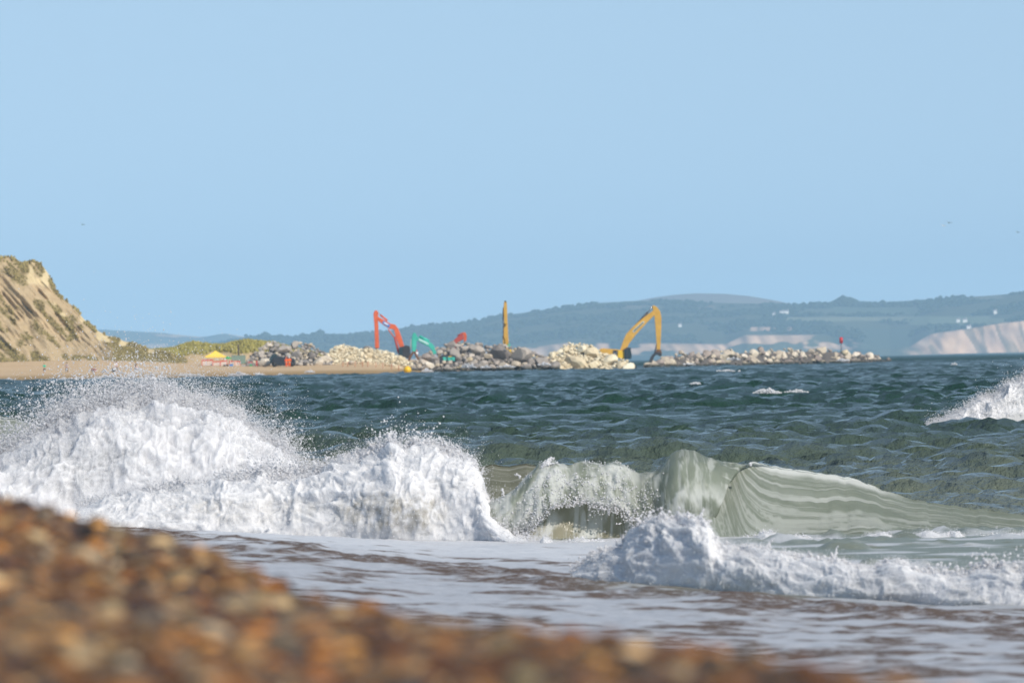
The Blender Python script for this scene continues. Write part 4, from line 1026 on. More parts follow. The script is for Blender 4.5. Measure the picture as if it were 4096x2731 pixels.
# ------------------------------------------------------------------ breaking waves
def interp_col(px, tab): return np.interp(px, [a for a, _ in tab], [c for _, c in tab])
def water_mat(name, c0, c1, white, streak_gain=1.0):
    b = NB(name)
    u = b.attr('u'); v = b.attr('v'); w = b.attr('along'); fo = b.attr('foam')
    cu = b.new('ShaderNodeCombineXYZ'); b.put(cu.inputs[0], b.math('MULTIPLY', u, 13.0)); b.put(cu.inputs[1], b.math('MULTIPLY', v, 1.6))
    cv = b.new('ShaderNodeCombineXYZ'); b.put(cv.inputs[0], b.math('MULTIPLY', u, 0.30)); b.put(cv.inputs[1], b.math('ADD', b.math('MULTIPLY', v, 17.0), b.math('MULTIPLY', u, 1.2)))
    nu = b.noise(cu.outputs[0], 1.0, 4, 0.62, 0.5); nv = b.noise(cv.outputs[0], 1.0, 5, 0.65, 0.8)
    st = b.math('ADD', b.math('MULTIPLY', nu, b.math('SUBTRACT', 1.0, w)), b.math('MULTIPLY', nv, w))
    sm = b.maprange(st, 0.50, 0.60, 0.0, 1.0)
    nb = b.noise(b.coord('Object'), 3.0, 4, 0.6)
    base = b.mix(b.attr('sandy'), b.mix(nb, c0, c1), b.mix(nb, (0.29, 0.265, 0.19), (0.42, 0.385, 0.29)))  # sandy tone, lightened as if light came through the lip into the hollow
    mask = b.math('MAXIMUM', b.math('MULTIPLY', sm, b.math('MULTIPLY', b.attr('streak'), streak_gain)), fo, clamp=True)
    col = b.mix(mask, base, white)
    nrm = b.bump(b.math('ADD', st, b.math('MULTIPLY', nb, 0.4)), 0.5, 0.05)
    b.set(color=col, rough=b.mix(mask, (0.18,) * 3, (0.75,) * 3), ior=1.33, normal=nrm)
    tr = b.new('ShaderNodeBsdfTranslucent'); b.put(tr.inputs['Color'], b.mix(mask, tuple(x * 1.6 for x in c1), white))
    mx = b.new('ShaderNodeMixShader'); mx.inputs[0].default_value = 0.5
    b.t.links.new(b.b.outputs[0], mx.inputs[1]); b.t.links.new(tr.outputs[0], mx.inputs[2]); b.t.links.new(mx.outputs[0], b.out.inputs['Surface'])
    return b.m
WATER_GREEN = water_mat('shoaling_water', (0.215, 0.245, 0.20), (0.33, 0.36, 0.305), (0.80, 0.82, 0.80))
WATER_TAN = water_mat('sandy_water', (0.15, 0.157, 0.12), (0.24, 0.245, 0.19), (0.60, 0.60, 0.56), 0.55)

def wave_sheet(name, label, px0, px1, step, crest, theta, Yc, mat, foam_fn, toe=2.2, seed=0, back=5.0, rough=1.0, base=-0.06, wide=lambda p: 1.0, along=None, carve=None):
    """water surface swept along the crest: back slope, crest, lip thrown forward, hollow face, toe"""
    px = np.arange(px0, px1 + 1, step, dtype=float)
    cy = interp_col(px, crest); th = np.radians(interp_col(px, theta))
    yc = interp_col(px, Yc) if isinstance(Yc, list) else np.full_like(px, Yc)
    if carve is not None:      # ease the kinks along the crest
        ker = np.hanning(11); ker /= ker.sum(); ez = lambda q: np.convolve(np.pad(q, 5, mode='edge'), ker, 'valid')
        cy, th = ez(cy), ez(th)
    H = np.maximum(zpy(px, cy, yc), 0.03)
    H = H + 0.02 * rough * fbm(px / 40.0, 0 * px, 0, 3, seed) * smooth(0.05, 0.3, H)
    th0 = math.radians(68)
    nb, nl, ni, nw, nt = 22, 26, 26, 36, 18
    P = []
    c = smooth(0.25, 1.0, th - th0)
    cw = c if carve is None else c * carve(px)
    run = 1 + 1.6 * smooth(3150, 3800, px) * (carve is not None)
    A, B = 0.62 * H * wide(px), 0.5 * H
    cyy, czz = -0.36 * H * wide(px), 0.5 * H
    crest_y = cyy + A * math.cos(th0); crest_z = czz + B * math.sin(th0)
    for k in range(nb):
        a = 1 - k / nb
        P.append((crest_y + back * a ** 1.25, crest_z * (1 - a) ** 1.7 + base * a, np.zeros_like(px)))
    for k in range(nl):
        t = th0 + (th - th0) * k / (nl - 1)
        P.append((cyy + A * np.cos(t), czz + B * np.sin(t), np.full_like(px, 1.0)))
    Ai, Bi = A * 0.84, B * 0.80
    for k in range(ni):
        t = th + (th0 - th) * (k + 1) / ni
        P.append((cyy + Ai * np.cos(t) * (c) + (1 - c) * A * np.cos(t) , czz + (Bi * c + B * (1 - c)) * np.sin(t), np.full_like(px, 2.0)))
    y_end = cyy - 0.1 * H
    for k in range(nw):
        a = (k + 1) / nw
        t = th0 + (-math.pi * 0.62 - th0) * a
        yi, zi = cyy - 0.30 * H + 0.5 * A * np.cos(t), czz + B * 0.98 * np.sin(t) * np.where(t > 0, 0.82, 1.0)
        yp = crest_y - (0.10 * a + 1.05 * a ** 1.6) * H * 1.25 * run
        zp = crest_z * (1 - a) ** 1.25 * (1 + 0.30 * np.sin(a * math.pi)) + base * 0.5 * a
        P.append((yi * cw + yp * (1 - cw), np.maximum(zi * cw + zp * (1 - cw), base * 0.5), np.full_like(px, 3.0)))
    yl, zl = P[-1][0], P[-1][1]
    for k in range(nt):
        a = (k + 1) / nt
        P.append((yl - toe * a, zl * (1 - a) + base * a, np.full_like(px, 4.0)))
    Yv = np.array([q[0] for q in P]) + yc[None]; Zv = np.array([q[1] for q in P]) * np.ones_like(px)[None]; Tg = np.array([q[2] for q in P])
    Xv = (px[None] - 2048) * PIX * np.broadcast_to(yc[None], Yv.shape) + 0 * Yv
    d = np.sqrt(np.diff(Yv, axis=0) ** 2 + np.diff(Zv, axis=0) ** 2); v = np.concatenate([np.zeros((1, len(px))), np.cumsum(d, 0)])
    nz = fbm(Xv * 3.2, v * 3.2, Tg, 4, seed + 3); nz2 = fbm(Xv * 11, v * 9, Tg, 3, seed + 5)
    amp = rough * (0.012 + 0.028 * ((Tg == 1) | (Tg == 2)) * c[None] * (1 - 0.75 * smooth(2650, 2900, px))[None]) * np.clip(H / 0.4, 0.2, 1.2)
    Zv = Zv + nz * amp * 1.2 + nz2 * amp * 0.5; Yv = Yv + nz * amp * 1.5 - nz2 * amp
    me = mesh_from(name, np.stack([Xv, Yv, Zv], -1).reshape(-1, 3), grid_faces(*Xv.shape))
    vc = v - v[nb][None]
    fattr(me, 'sandy', ((Tg >= 2) & (Tg <= 3)) * (carve(px) if carve else 0 * px)[None]); fattr(me, 'u', Xv); fattr(me, 'v', vc); fattr(me, 'along', np.broadcast_to((1 - c if along is None else along(px))[None], Xv.shape))  # sandy marks the barrel's inside, tinted with silt and painted lighter against its shade
    fo, stv = foam_fn(np.broadcast_to(px[None], Xv.shape), vc, Tg, np.broadcast_to(H[None], Xv.shape), Xv)
    fattr(me, 'foam', np.clip(fo, 0, 1)); fattr(me, 'streak', np.clip(stv, 0, 1.2))
    o = obj(name, me, mat); tag(o, label, 'wave', kind='structure')
    return Xv, Yv, Zv, Tg

CR_MAIN = [(1780, 2170), (1880, 2085), (1950, 2012), (2050, 1948), (2100, 1900), (2150, 1866), (2200, 1846), (2260, 1862), (2330, 1850), (2400, 1852), (2450, 1846), (2500, 1868), (2560, 1894), (2610, 1890), (2640, 1866), (2670, 1834), (2700, 1808), (2760, 1812), (2840, 1836), (2890, 1854), (2930, 1854), (2960, 1852), (3040, 1853), (3150, 1868), (3250, 1884), (3400, 1905), (3500, 1948), (3600, 1980), (3700, 2002), (3900, 2034), (4100, 2056), (4500, 2085)]
TH_MAIN = [(1780, 250), (1960, 246), (2060, 238), (2120, 214), (2200, 188), (2350, 180), (2460, 186), (2540, 204), (2620, 226), (2700, 234), (2800, 232), (2850, 205), (2900, 150), (2950, 104), (3020, 80), (3120, 70), (4500, 68)]
def foam_main(px, v, Tg, H, X):
    lip = ((Tg == 1) | (Tg == 2)).astype(float)
    n = fbm(X * 12, v * 6, Tg, 5, 301, 0.6)
    f = lip * smooth(2620, 2480, px) * smooth(-0.25, 0.35, n + 0.08) * 0.85
    f = np.maximum(f, lip * smooth(0.1, 0.4, n) * 0.6 * smooth(2900, 2700, px))
    rim = smooth(0.13, 0.03, np.abs(v - 0.04 + 0.05 * fbm(X * 3, 0 * X, 0, 3, 305))) * smooth(2860, 2960, px) * smooth(3650, 3450, px)
    f = np.maximum(f, rim * 0.95)
    f = np.maximum(f, 0.9 * lip * smooth(-0.15, 0.3, n) * smooth(0.75 * H, 1.15 * H, v) * smooth(2450, 2700, px) * (1 - smooth(2900, 3000, px)))
    spill = smooth(0.02, 0.2, fbm(X * 1.4, v * 12, 0, 4, 303)) * smooth(0.25, 0.6, v) * smooth(2700, 2900, px) * 0.4
    f = np.maximum(f, spill * (Tg >= 3))
    f = np.maximum(f, 0.9 * (Tg == 4) * smooth(-0.2, 0.2, n))
    strand = smooth(0.0, 0.28, vnoise(X * 6.5 + 3.2 * v, v * 0.7, 0, 307) + 0.35 * vnoise(X * 17 + 6 * v, v * 1.5, 0, 308))
    f = np.maximum(f, 0.85 * strand * ((Tg == 3) | (Tg == 2)) * smooth(2680, 2560, px))
    edge = lip * smooth(0.62, 0.95, v / np.maximum(1.45 * H, 0.05)) * smooth(2650, 2500, px)
    f = np.maximum(f, 0.85 * edge * smooth(-0.3, 0.1, n))
    st = 0.45 + 0.3 * (Tg == 3) * smooth(2700, 2500, px) + 0.1 * (px > 2800)
    return f, st
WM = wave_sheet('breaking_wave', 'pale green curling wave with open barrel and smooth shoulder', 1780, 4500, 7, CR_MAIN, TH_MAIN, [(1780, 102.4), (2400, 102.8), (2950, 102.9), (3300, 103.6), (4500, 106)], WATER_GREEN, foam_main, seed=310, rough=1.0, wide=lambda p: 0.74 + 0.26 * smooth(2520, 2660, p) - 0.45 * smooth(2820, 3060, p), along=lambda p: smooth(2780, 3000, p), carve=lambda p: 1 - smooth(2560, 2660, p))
CR_BACK = [(700, 1960), (850, 1900), (1000, 1858), (1060, 1832), (1130, 1818), (1200, 1816), (1300, 1838), (1420, 1856), (1900, 1862), (1960, 1850), (2030, 1858), (2100, 1846), (2180, 1860), (2250, 1862), (2400, 1880), (2600, 1900), (2800, 1960)]
wave_sheet('green_swell', 'tan and green hump of water rising behind the curling lip', 700, 2800, 8, CR_BACK, [(700, 70), (2800, 70)], 111.2, WATER_TAN, lambda px, v, Tg, H, X: (0.35 * smooth(0.1, 0.4, fbm(X * 3, v * 6, 0, 4, 321)) * (px < 1300), 0.9 + 0 * px), seed=320, rough=0.5, toe=0.8)
wave_sheet('green_swell', 'small grey green swell cresting beside the big spray burst', -400, 320, 8, [(-400, 1700), (-200, 1660), (0, 1654), (60, 1660), (130, 1682), (220, 1730), (320, 1800)], [(-400, 70), (320, 70)], 124, WATER_GREEN, lambda px, v, Tg, H, X: (0.9 * np.exp(-((v - 0.02) / 0.05) ** 2), 0.6 + 0 * px), seed=330, rough=0.7)
CR_R = [(3600, 1720), (3700, 1706), (3780, 1670), (3860, 1618), (3960, 1590), (4020, 1540), (4096, 1500), (4250, 1470), (4500, 1530), (4800, 1640)]
wave_sheet('breaking_wave', 'green wave breaking farther out with white water along its crest', 3600, 4800, 10, CR_R, [(3600, 68), (4800, 68)], 228, WATER_GREEN, lambda px, v, Tg, H, X: (0.8 * ((Tg == 1) | (Tg == 2)), 0.7 + 0 * px), seed=340, rough=1.5, back=8)

# ------------------------------------------------------------------ white water
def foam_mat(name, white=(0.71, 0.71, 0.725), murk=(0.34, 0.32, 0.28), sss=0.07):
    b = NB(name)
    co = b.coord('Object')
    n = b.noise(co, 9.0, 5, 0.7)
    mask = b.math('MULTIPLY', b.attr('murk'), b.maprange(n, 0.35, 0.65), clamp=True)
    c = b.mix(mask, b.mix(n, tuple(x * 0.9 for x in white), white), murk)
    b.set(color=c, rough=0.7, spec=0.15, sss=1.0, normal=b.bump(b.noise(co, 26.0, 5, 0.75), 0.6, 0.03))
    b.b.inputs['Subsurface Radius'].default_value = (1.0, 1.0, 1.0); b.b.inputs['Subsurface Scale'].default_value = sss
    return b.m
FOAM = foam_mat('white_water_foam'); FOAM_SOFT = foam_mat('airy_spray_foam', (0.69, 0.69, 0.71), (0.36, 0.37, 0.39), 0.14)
b = NB('spray_drop'); b.t.links.new(foam_shader(b, (0.80, 0.80, 0.82), 0.42), b.out.inputs['Surface']); DROP = b.m
SPRAY = []      # (points, radii)
def add_spray(p, r): SPRAY.append((np.asarray(p, float).reshape(-1, 3), np.asarray(r, float).ravel()))
def tendril(p0, vel, n, r0, r1, g=1.0, jit=0.004):
    t = np.linspace(0, 1, n)[:, None]
    p = np.array(p0)[None] + np.array(vel)[None] * t + np.array([[0, 0, -0.5 * g]]) * t ** 2
    add_spray(p + RNG.normal(0, jit, p.shape), r0 + (r1 - r0) * t[:, 0] * RNG.uniform(0.8, 1.2, n))
def foam_mound(name, label, top, bot, Yc, width, px0, px1, seed, cols, rows=90, amp=0.09, murk_fn=None, fuzz=40000, rad=(0.004, 0.013), out=0.05, lean=0.0, crest_spray=6000, spray_h=0.25, tend=40, hole=0.0, dirx=0.0, lf=1.0, ground=shore_z, foam=None, inset=0.0):
    px = np.linspace(px0, px1, cols); a = np.linspace(0, 1, rows)
    A, PXm = np.meshgrid(a, px, indexing='ij')
    Y0 = interp_col(px, Yc) if isinstance(Yc, list) else np.full_like(px, Yc)
    zt = zpy(px, interp_col(px, top), Y0); zb = zpy(px, interp_col(px, bot), Y0 - width * 0.5)
    if ground is not None: zb = np.minimum(zb, ground((px - 2048) * PIX * Y0, Y0 - width * 0.5) - 0.02)
    zt = np.maximum(zt - inset, zb + 0.02)
    ang = A * math.pi * 1.02
    prof = np.clip(np.sin(ang), 0, 1) ** 0.95
    Yv = Y0[None] - width * 0.5 * np.cos(ang) * (1 + 0.14 * fbm(PXm / 200.0, A * 6.0, 0, 3, seed + 40)) - lean * prof * (zt - zb)[None]
    Zv = zb[None] + (zt - zb)[None] * prof - 0.12 * (A > 0.98)
    Zv[0] -= 0.10
    Xv = (PXm - 2048) * PIX * Y0[None]
    # cauliflower lumps pushed out along the surface normal
    gx = np.gradient(np.stack([Xv, Yv, Zv], -1), axis=1); ga = np.gradient(np.stack([Xv, Yv, Zv], -1), axis=0)
    nr = np.cross(gx, ga); nr /= np.maximum(np.linalg.norm(nr, axis=-1, keepdims=True), 1e-9)
    if nr[rows // 2, cols // 2, 2] < 0: nr = -nr
    hs = np.clip((zt - zb) / 0.5, 0.25, 1.0)[None]
    arc = np.cumsum(np.concatenate([np.zeros((1, cols)), np.hypot(np.diff(Yv, axis=0), np.diff(Zv, axis=0))]), 0)
    wx = Xv + 0.12 * fbm(Xv * 3, arc * 3, 0, 3, seed + 21); wa = arc + 0.12 * fbm(Xv * 3, arc * 3, 7, 3, seed + 22)
    lump = 1.0 * billow(wx * 2.4 * lf, wa * 2.4 * lf, 0, 4, seed, 0.55) - 0.45 + 0.28 * fbm(wx * 15, wa * 15, 0, 3, seed + 9)
    P = np.stack([Xv, Yv, Zv], -1) + nr * (lump * amp * hs * np.sin(np.clip(ang, 0, math.pi)) ** 0.4)[..., None]
    me = mesh_from(name, P.reshape(-1, 3), grid_faces(rows, cols))
    PYm = hor(PXm) - (P[..., 2] - CAM_Z) / (PIX * P[..., 1])
    mk = murk_fn(PXm, PYm, P[..., 0], P[..., 2]) if murk_fn else np.zeros_like(PXm)
    fattr(me, 'murk', np.clip(mk, 0, 1))
    o = obj(name, me, foam or FOAM); tag(o, label, 'foam', kind='stuff')
    # fine bubbles and drops that make the surface soft
    rng = np.random.default_rng(seed)
    i = rng.integers(0, rows - 2, fuzz); j = rng.integers(0, cols, fuzz)
    keep = (A[i, j] < 0.62) & (rng.random(fuzz) < 0.45 + 0.55 * smooth(0.22, 0.46, A[i, j])) & (mk[i, j] < rng.random(fuzz) * 1.6 + 0.25)
    i, j = i[keep], j[keep]
    off = rng.exponential(out * 0.35, len(i))
    p = P[i, j] + nr[i, j] * off[:, None] + rng.normal(0, 0.01, (len(i), 3))
    p[:, 2] = np.maximum(p[:, 2], 0.01)
    add_spray(p, (rad[0] + (rad[1] - rad[0]) * rng.random(len(i)) ** 2.5) * np.where(off > out * 0.5, 0.8, 1.0))
    # spray thrown off the crest
    j = rng.integers(0, cols, crest_spray); i = rng.integers(int(rows * 0.40), int(rows * 0.56), crest_spray)
    hgt = rng.exponential(spray_h * 0.35, crest_spray) * np.clip(0.35 + 1.2 * vnoise(Xv[i, j] * 1.7, Xv[i, j] * 0, 0, seed + 77), 0.12, 1.5)
    p = P[i, j] + np.stack([rng.normal(dirx * 1.0, 0.35, crest_spray) * hgt, rng.normal(0, 0.3, crest_spray) * hgt, hgt], 1)
    add_spray(p, (0.0013 + 0.015 * rng.random(crest_spray) ** 6) * np.clip(1.15 - hgt / (spray_h * 2.2), 0.5, 1))
    for k in range(tend):
        j = rng.integers(0, cols); q = P[int(rows * 0.48), j]
        hh = hs[0, j] * rng.uniform(0.04, 0.16)
        tendril(q - np.array([0, 0, 0.02]), (rng.normal(dirx, 0.5) * hh, rng.normal(0, .3) * hh, hh * rng.uniform(0.9, 1.6)), 16, rng.uniform(0.012, 0.02), 0.005, g=hh * rng.uniform(0.3, 1.4))
    return P

# burst of white water left of the barrel
TOP_C = [(300, 2010), (420, 1975), (560, 1950), (700, 1925), (850, 1905), (960, 1888), (1060, 1880), (1130, 1878), (1200, 1868), (1260, 1850), (1320, 1832), (1400, 1802), (1470, 1784), (1520, 1764), (1550, 1742), (1580, 1748), (1610, 1772), (1680, 1758), (1740, 1772), (1800, 1796), (1860, 1822), (1895, 1846), (1912, 1885), (1926, 1945), (1948, 2010), (1985, 2075), (2040, 2122), (2110, 2150), (2190, 2185)]
BOT_C = [(300, 2020), (620, 2060), (900, 2085), (1200, 2105), (1500, 2130), (1800, 2150), (2100, 2185)]
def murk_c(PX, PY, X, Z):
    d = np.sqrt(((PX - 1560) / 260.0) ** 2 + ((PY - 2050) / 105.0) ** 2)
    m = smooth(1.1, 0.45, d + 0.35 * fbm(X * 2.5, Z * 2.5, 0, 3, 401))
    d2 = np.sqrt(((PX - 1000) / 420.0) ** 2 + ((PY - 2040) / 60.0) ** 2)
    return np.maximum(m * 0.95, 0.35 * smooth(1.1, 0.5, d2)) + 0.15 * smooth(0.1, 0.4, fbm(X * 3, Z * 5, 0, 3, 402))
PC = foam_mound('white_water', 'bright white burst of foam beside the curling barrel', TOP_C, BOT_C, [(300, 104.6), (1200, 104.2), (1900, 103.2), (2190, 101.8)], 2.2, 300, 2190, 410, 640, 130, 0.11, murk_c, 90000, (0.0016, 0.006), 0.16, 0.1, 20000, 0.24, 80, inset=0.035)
# tall spray cloud behind it
TOP_D = [(-300, 1900), (-150, 1850), (0, 1800), (60, 1760), (130, 1715), (200, 1672), (300, 1628), (400, 1592), (500, 1568), (600, 1550), (700, 1552), (800, 1572), (900, 1604), (955, 1640), (1000, 1690), (1060, 1730), (1120, 1770), (1160, 1800), (1185, 1840), (1210, 1880)]
BOT_D = [(-300, 2010), (0, 2000), (600, 1990), (1210, 1960)]
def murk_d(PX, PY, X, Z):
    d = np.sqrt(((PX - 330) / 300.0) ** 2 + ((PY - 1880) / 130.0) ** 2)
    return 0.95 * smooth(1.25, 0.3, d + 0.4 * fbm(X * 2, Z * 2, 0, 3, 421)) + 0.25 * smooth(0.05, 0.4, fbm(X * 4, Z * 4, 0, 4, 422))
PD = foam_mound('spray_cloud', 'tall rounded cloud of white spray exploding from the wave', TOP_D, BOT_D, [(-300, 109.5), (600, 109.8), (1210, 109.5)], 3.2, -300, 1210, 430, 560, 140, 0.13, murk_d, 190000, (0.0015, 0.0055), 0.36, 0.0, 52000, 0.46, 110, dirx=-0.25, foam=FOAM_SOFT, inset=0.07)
# mist of fine drops drifting left of the cloud
rng = np.random.default_rng(5)
n = 26000
pxm = rng.uniform(-150, 1250, n); Ym = rng.uniform(108.3, 109.6, n)
tp = interp_col(pxm, TOP_D); pym = tp + rng.exponential(1.0, n) * 110 * rng.choice([-0.55, 1.6], n, p=[0.38, 0.62])
keepm = pym < 2010
pxm, pym, Ym = pxm[keepm], pym[keepm], Ym[keepm]
add_spray(np.stack([(pxm - 2048) * PIX * Ym, Ym, zpy(pxm, pym, Ym)], 1), 0.0015 + 0.005 * rng.random(len(pxm)) ** 3)
# low bore of foam in front
TOP_E = [(2270, 2290), (2310, 2262), (2350, 2220), (2400, 2200), (2470, 2190), (2490, 2150), (2520, 2112), (2560, 2088), (2620, 2066), (2700, 2060), (2770, 2070), (2815, 2100), (2840, 2150), (2870, 2178), (2950, 2180), (3050, 2194), (3150, 2212), (3250, 2232), (3330, 2240), (3400, 2262), (3480, 2262), (3530, 2240), (3590, 2240), (3660, 2270), (3760, 2290), (3850, 2292), (3890, 2270), (3960, 2258), (4096, 2262), (4300, 2270), (4500, 2300), (4700, 2310), (5000, 2360), (5150, 2440)]
BOT_E = [(2270, 2300), (2500, 2318), (2800, 2338), (3100, 2368), (3400, 2394), (3700, 2412), (4096, 2440), (4300, 2455), (5150, 2500)]
def murk_e(PX, PY, X, Z):
    return 0.35 * smooth(0.1, 0.5, fbm(X * 3, Z * 3, 0, 3, 441)) + 0.5 * smooth(4020, 4090, PX) * smooth(2360, 2420, PY)
foam_mound('white_water', 'low tumbling line of foam running up the wet shore', TOP_E, BOT_E, [(2270, 76.8), (2800, 75.2), (3400, 73.6), (4300, 71.6), (5150, 70)], 1.3, 2270, 5150, 450, 940, 110, 0.065, murk_e, 85000, (0.0012, 0.0045), 0.05, 0.1, 8000, 0.10, 70, lf=2.6)
gpx = np.arange(2040, 4300, 20.0); gY = np.interp(gpx, [2040, 2500, 3000, 4300], [101.2, 101.0, 100.6, 100.0])
gtop = hor(gpx) + 1.87 / (PIX * gY) + 14 - 46 * np.clip(fbm(gpx / 90.0, 0 * gpx, 0, 3, 497) + 0.25, 0, 1) * smooth(2040, 2150, gpx)
foam_mound('foam_lace', 'ragged low foam along the foot of the curling wave', list(zip(gpx, gtop)), [(2040, 2200), (4300, 2200)], list(zip(gpx, gY)), 1.8, 2040, 4300, 490, 640, 50, 0.05, lambda a, b_, c, d: 0.3 + 0.9 * smooth(-0.05, 0.3, fbm(c * 2.5, d * 8, 0, 4, 491)), 24000, (0.0015, 0.005), 0.05, 0, 2000, 0.06, 20, lf=2.5)
# white water on the farther wave
TOP_F = [(3700, 1702), (3760, 1682), (3800, 1660), (3850, 1622), (3900, 1600), (3960, 1586), (4000, 1560), (4030, 1528), (4070, 1506), (4096, 1492), (4200, 1470), (4400, 1520)]
BOT_F = [(3700, 1708), (3800, 1702), (3900, 1692), (3980, 1670), (4040, 1672), (4096, 1668), (4200, 1660), (4400, 1660)]
foam_mound('white_water', 'slanting patch of foam sliding down the farther green wave', TOP_F, BOT_F, 226.0, 1.6, 3700, 4400, 470, 260, 60, 0.14, lambda a, b_, c, d: 0.3 * smooth(0, .4, fbm(c * 2, d * 2, 0, 3, 471)), 40000, (0.003, 0.012), 0.14, 0, 3000, 0.3, 20, ground=None)
# small whitecaps farther out: loose crumbling foam on the crests
def whitecap(x0, x1, yt, yb, Y, n, seed):
    rg = np.random.default_rng(seed)
    u = rg.triangular(0, 0.42, 1, n); pk = np.interp(u, [0, .15, .3, .42, .6, .8, 1], [.1, .45, .7, 1, .75, .4, .05]) * (0.75 + 0.35 * vnoise(u * 9, 0 * u, 0, seed))
    h = rg.random(n) ** 1.4 * pk
    px_ = x0 + u * (x1 - x0) + h * 6; py_ = yb - h * (yb - yt); Yv = Y + rg.normal(0, 0.5, n)
    add_spray(np.stack([(px_ - 2048) * PIX * Yv, Yv, zpy(px_, py_, Yv)], 1), Y * PIX * (1.0 + 3.0 * rg.random(n) ** 2))
whitecap(3005, 3125, 1546, 1572, 300, 900, 1); whitecap(3130, 3240, 1556, 1568, 310, 160, 2); whitecap(2755, 2805, 1524, 1536, 420, 90, 3)
whitecap(3340, 3400, 1432, 1443, 1150, 130, 4); whitecap(2730, 2780, 1450, 1457, 900, 60, 5); whitecap(3800, 3826, 1450, 1458, 800, 30, 6); whitecap(2860, 2960, 1478, 1484, 560, 60, 7)
# surf along the far beach and groyne
for (x0, x1, yt, yb, Yw, sd) in ((225, 300, 1507, 1516, 1540, 501), (300, 318, 1505, 1512, 1540, 502), (345, 520, 1503, 1512, 1545, 503), (690, 830, 1493, 1500, 1540, 504), (905, 1000, 1484, 1500, 1545, 505), (1010, 1060, 1490, 1496, 1545, 506), (1100, 1140, 1489, 1502, 1500, 507), (1210, 1260, 1480, 1486, 1560, 508), (1680, 1730, 1470, 1484, 1560, 509), (1840, 1905, 1446, 1468, 1640, 510), (1920, 1965, 1460, 1468, 1640, 511), (2150, 2200, 1446, 1458, 1640, 512), (1985, 2060, 1458, 1466, 1650, 513), (2905, 2960, 1428, 1436, 1800, 514), (0, 60, 1512, 1518, 1540, 515)):
    whitecap(x0, x1, yt, yb + 2, Yw, int((x1 - x0) * (yb - yt) * 0.16) + 20, sd)
# splash fingers that stand out of the lip
for (a, c_, vx, vz, n_, r0) in ((2180, 1850, 0.10, 0.16, 26, 0.022), (2190, 1850, 0.04, 0.10, 20, 0.02), (2170, 1858, 0.16, 0.08, 22, 0.018), (2015, 1975, -0.02, 0.16, 22, 0.010), (1555, 1740, 0.03, 0.10, 14, 0.02), (958, 1640, 0.05, 0.10, 18, 0.02), (2560, 2085, -0.03, 0.11, 16, 0.018), (2080, 1900, -0.05, 0.07, 14, 0.012), (3000, 1850, 0.02, 0.03, 10, 0.015), (1260, 1850, -0.03, 0.09, 16, 0.013), (1300, 1835, 0.05, 0.09, 14, 0.012)):
    q = at(a, c_, 76.0 if c_ > 2080 else 109.5 if a < 1000 else 102.3); tendril((q.x, q.y, q.z - 0.02), (vx, 0, vz), n_, r0, 0.006, g=0.12 * vz / 0.1)
# churned foam over the lip and tube edge
sel = np.where(((WM[3] == 1)).ravel())[0]
i = rng.choice(sel, 9000); pxs = npx(WM[0].ravel()[i], WM[1].ravel()[i])
k = (pxs < 2650) & (fbm(WM[0].ravel()[i] * 5, WM[2].ravel()[i] * 5, 0, 3, 331) > 0.05)
i = i[k]
add_spray(np.stack([WM[0].ravel()[i], WM[1].ravel()[i] - rng.exponential(0.012, len(i)), WM[2].ravel()[i] + rng.normal(0, 0.012, len(i))], 1), 0.002 + 0.006 * rng.random(len(i)) ** 2)
lipj = np.where((npx(WM[0][0], WM[1][0]) > 1950) & (npx(WM[0][0], WM[1][0]) < 2600))[0]
tipi = 22 + 26 - 1
j = rng.choice(lipj, 7000); back_i = tipi - (rng.random(7000) ** 2 * 12).astype(int)
q = np.stack([WM[0][back_i, j], WM[1][back_i, j], WM[2][back_i, j]], 1) + rng.normal(0, 0.016, (7000, 3))
q[:, 2] -= rng.exponential(0.03, 7000) * (fbm(q[:, 0] * 6, 0 * q[:, 0], 0, 2, 333) > 0)
add_spray(q, 0.002 + 0.008 * rng.random(7000) ** 3)
SP = np.concatenate([a for a, _ in SPRAY]); SR = np.concatenate([c for _, c in SPRAY])
k = SP[:, 2] > -0.02
SP, SR = SP[k], SR[k]
instancer('spray_droplets', SP, np.stack([SR * RNG.uniform(.8, 1.3, len(SR)), SR, SR * RNG.uniform(.8, 1.5, len(SR))], 1), DROP, 1, RNG.uniform(-1, 1, (len(SR), 3)), 'stuff', 'white drops and bubbles flung from the breaking waves', 'spray')
print('spray', len(SR))
# ------------------------------------------------------------------ wet shore, shingle bed and pebbles
CRX = [-4.0, -2.4, -1.1, -0.62, -0.375, 0.086, 0.386, 0.9, 2.0, 4.0]
CRY = [40.0, 30.0, 21.0, 18.0, 16.0, 12.5, 10.5, 7.6, 4.2, 2.0]
CRZ = [1.72, 1.65, 1.612, 1.553, 1.517, 1.519, 1.514, 1.492, 1.46, 1.41]
def berm_z(x, y):
    yc = np.interp(x, CRX, CRY); zc = np.interp(x, CRX, CRZ)
    d = y - yc
    z = np.where(d > 0, zc - 0.012 * d - 0.11 * np.clip(d - 0.6, 0, None), zc + 0.004 * np.clip(-d, 0, 6))
    return z + 0.012 * vnoise(x * 1.8, y * 0.7, 0, 601) + 0.02 * vnoise(x * 0.6, y * 0.25, 0, 602)
def bed_z(x, y):
    return np.maximum(np.minimum(berm_z(x, y), 2.0), shore_z(x, y) - 0.03)
yv = np.concatenate([np.arange(1.5, 30, 0.12), np.arange(30, 132, 0.5)])
xv = np.linspace(-1, 1, 200)
YB, SB = np.meshgrid(yv, xv, indexing='ij'); XB = SB * (4 + 0.10 * YB)
ZB = bed_z(XB, YB)
me = mesh_from('shingle_beach', np.stack([XB, YB, ZB], -1).reshape(-1, 3), grid_faces(*XB.shape))
b = NB('wet_shingle'); co = b.coord('Object')
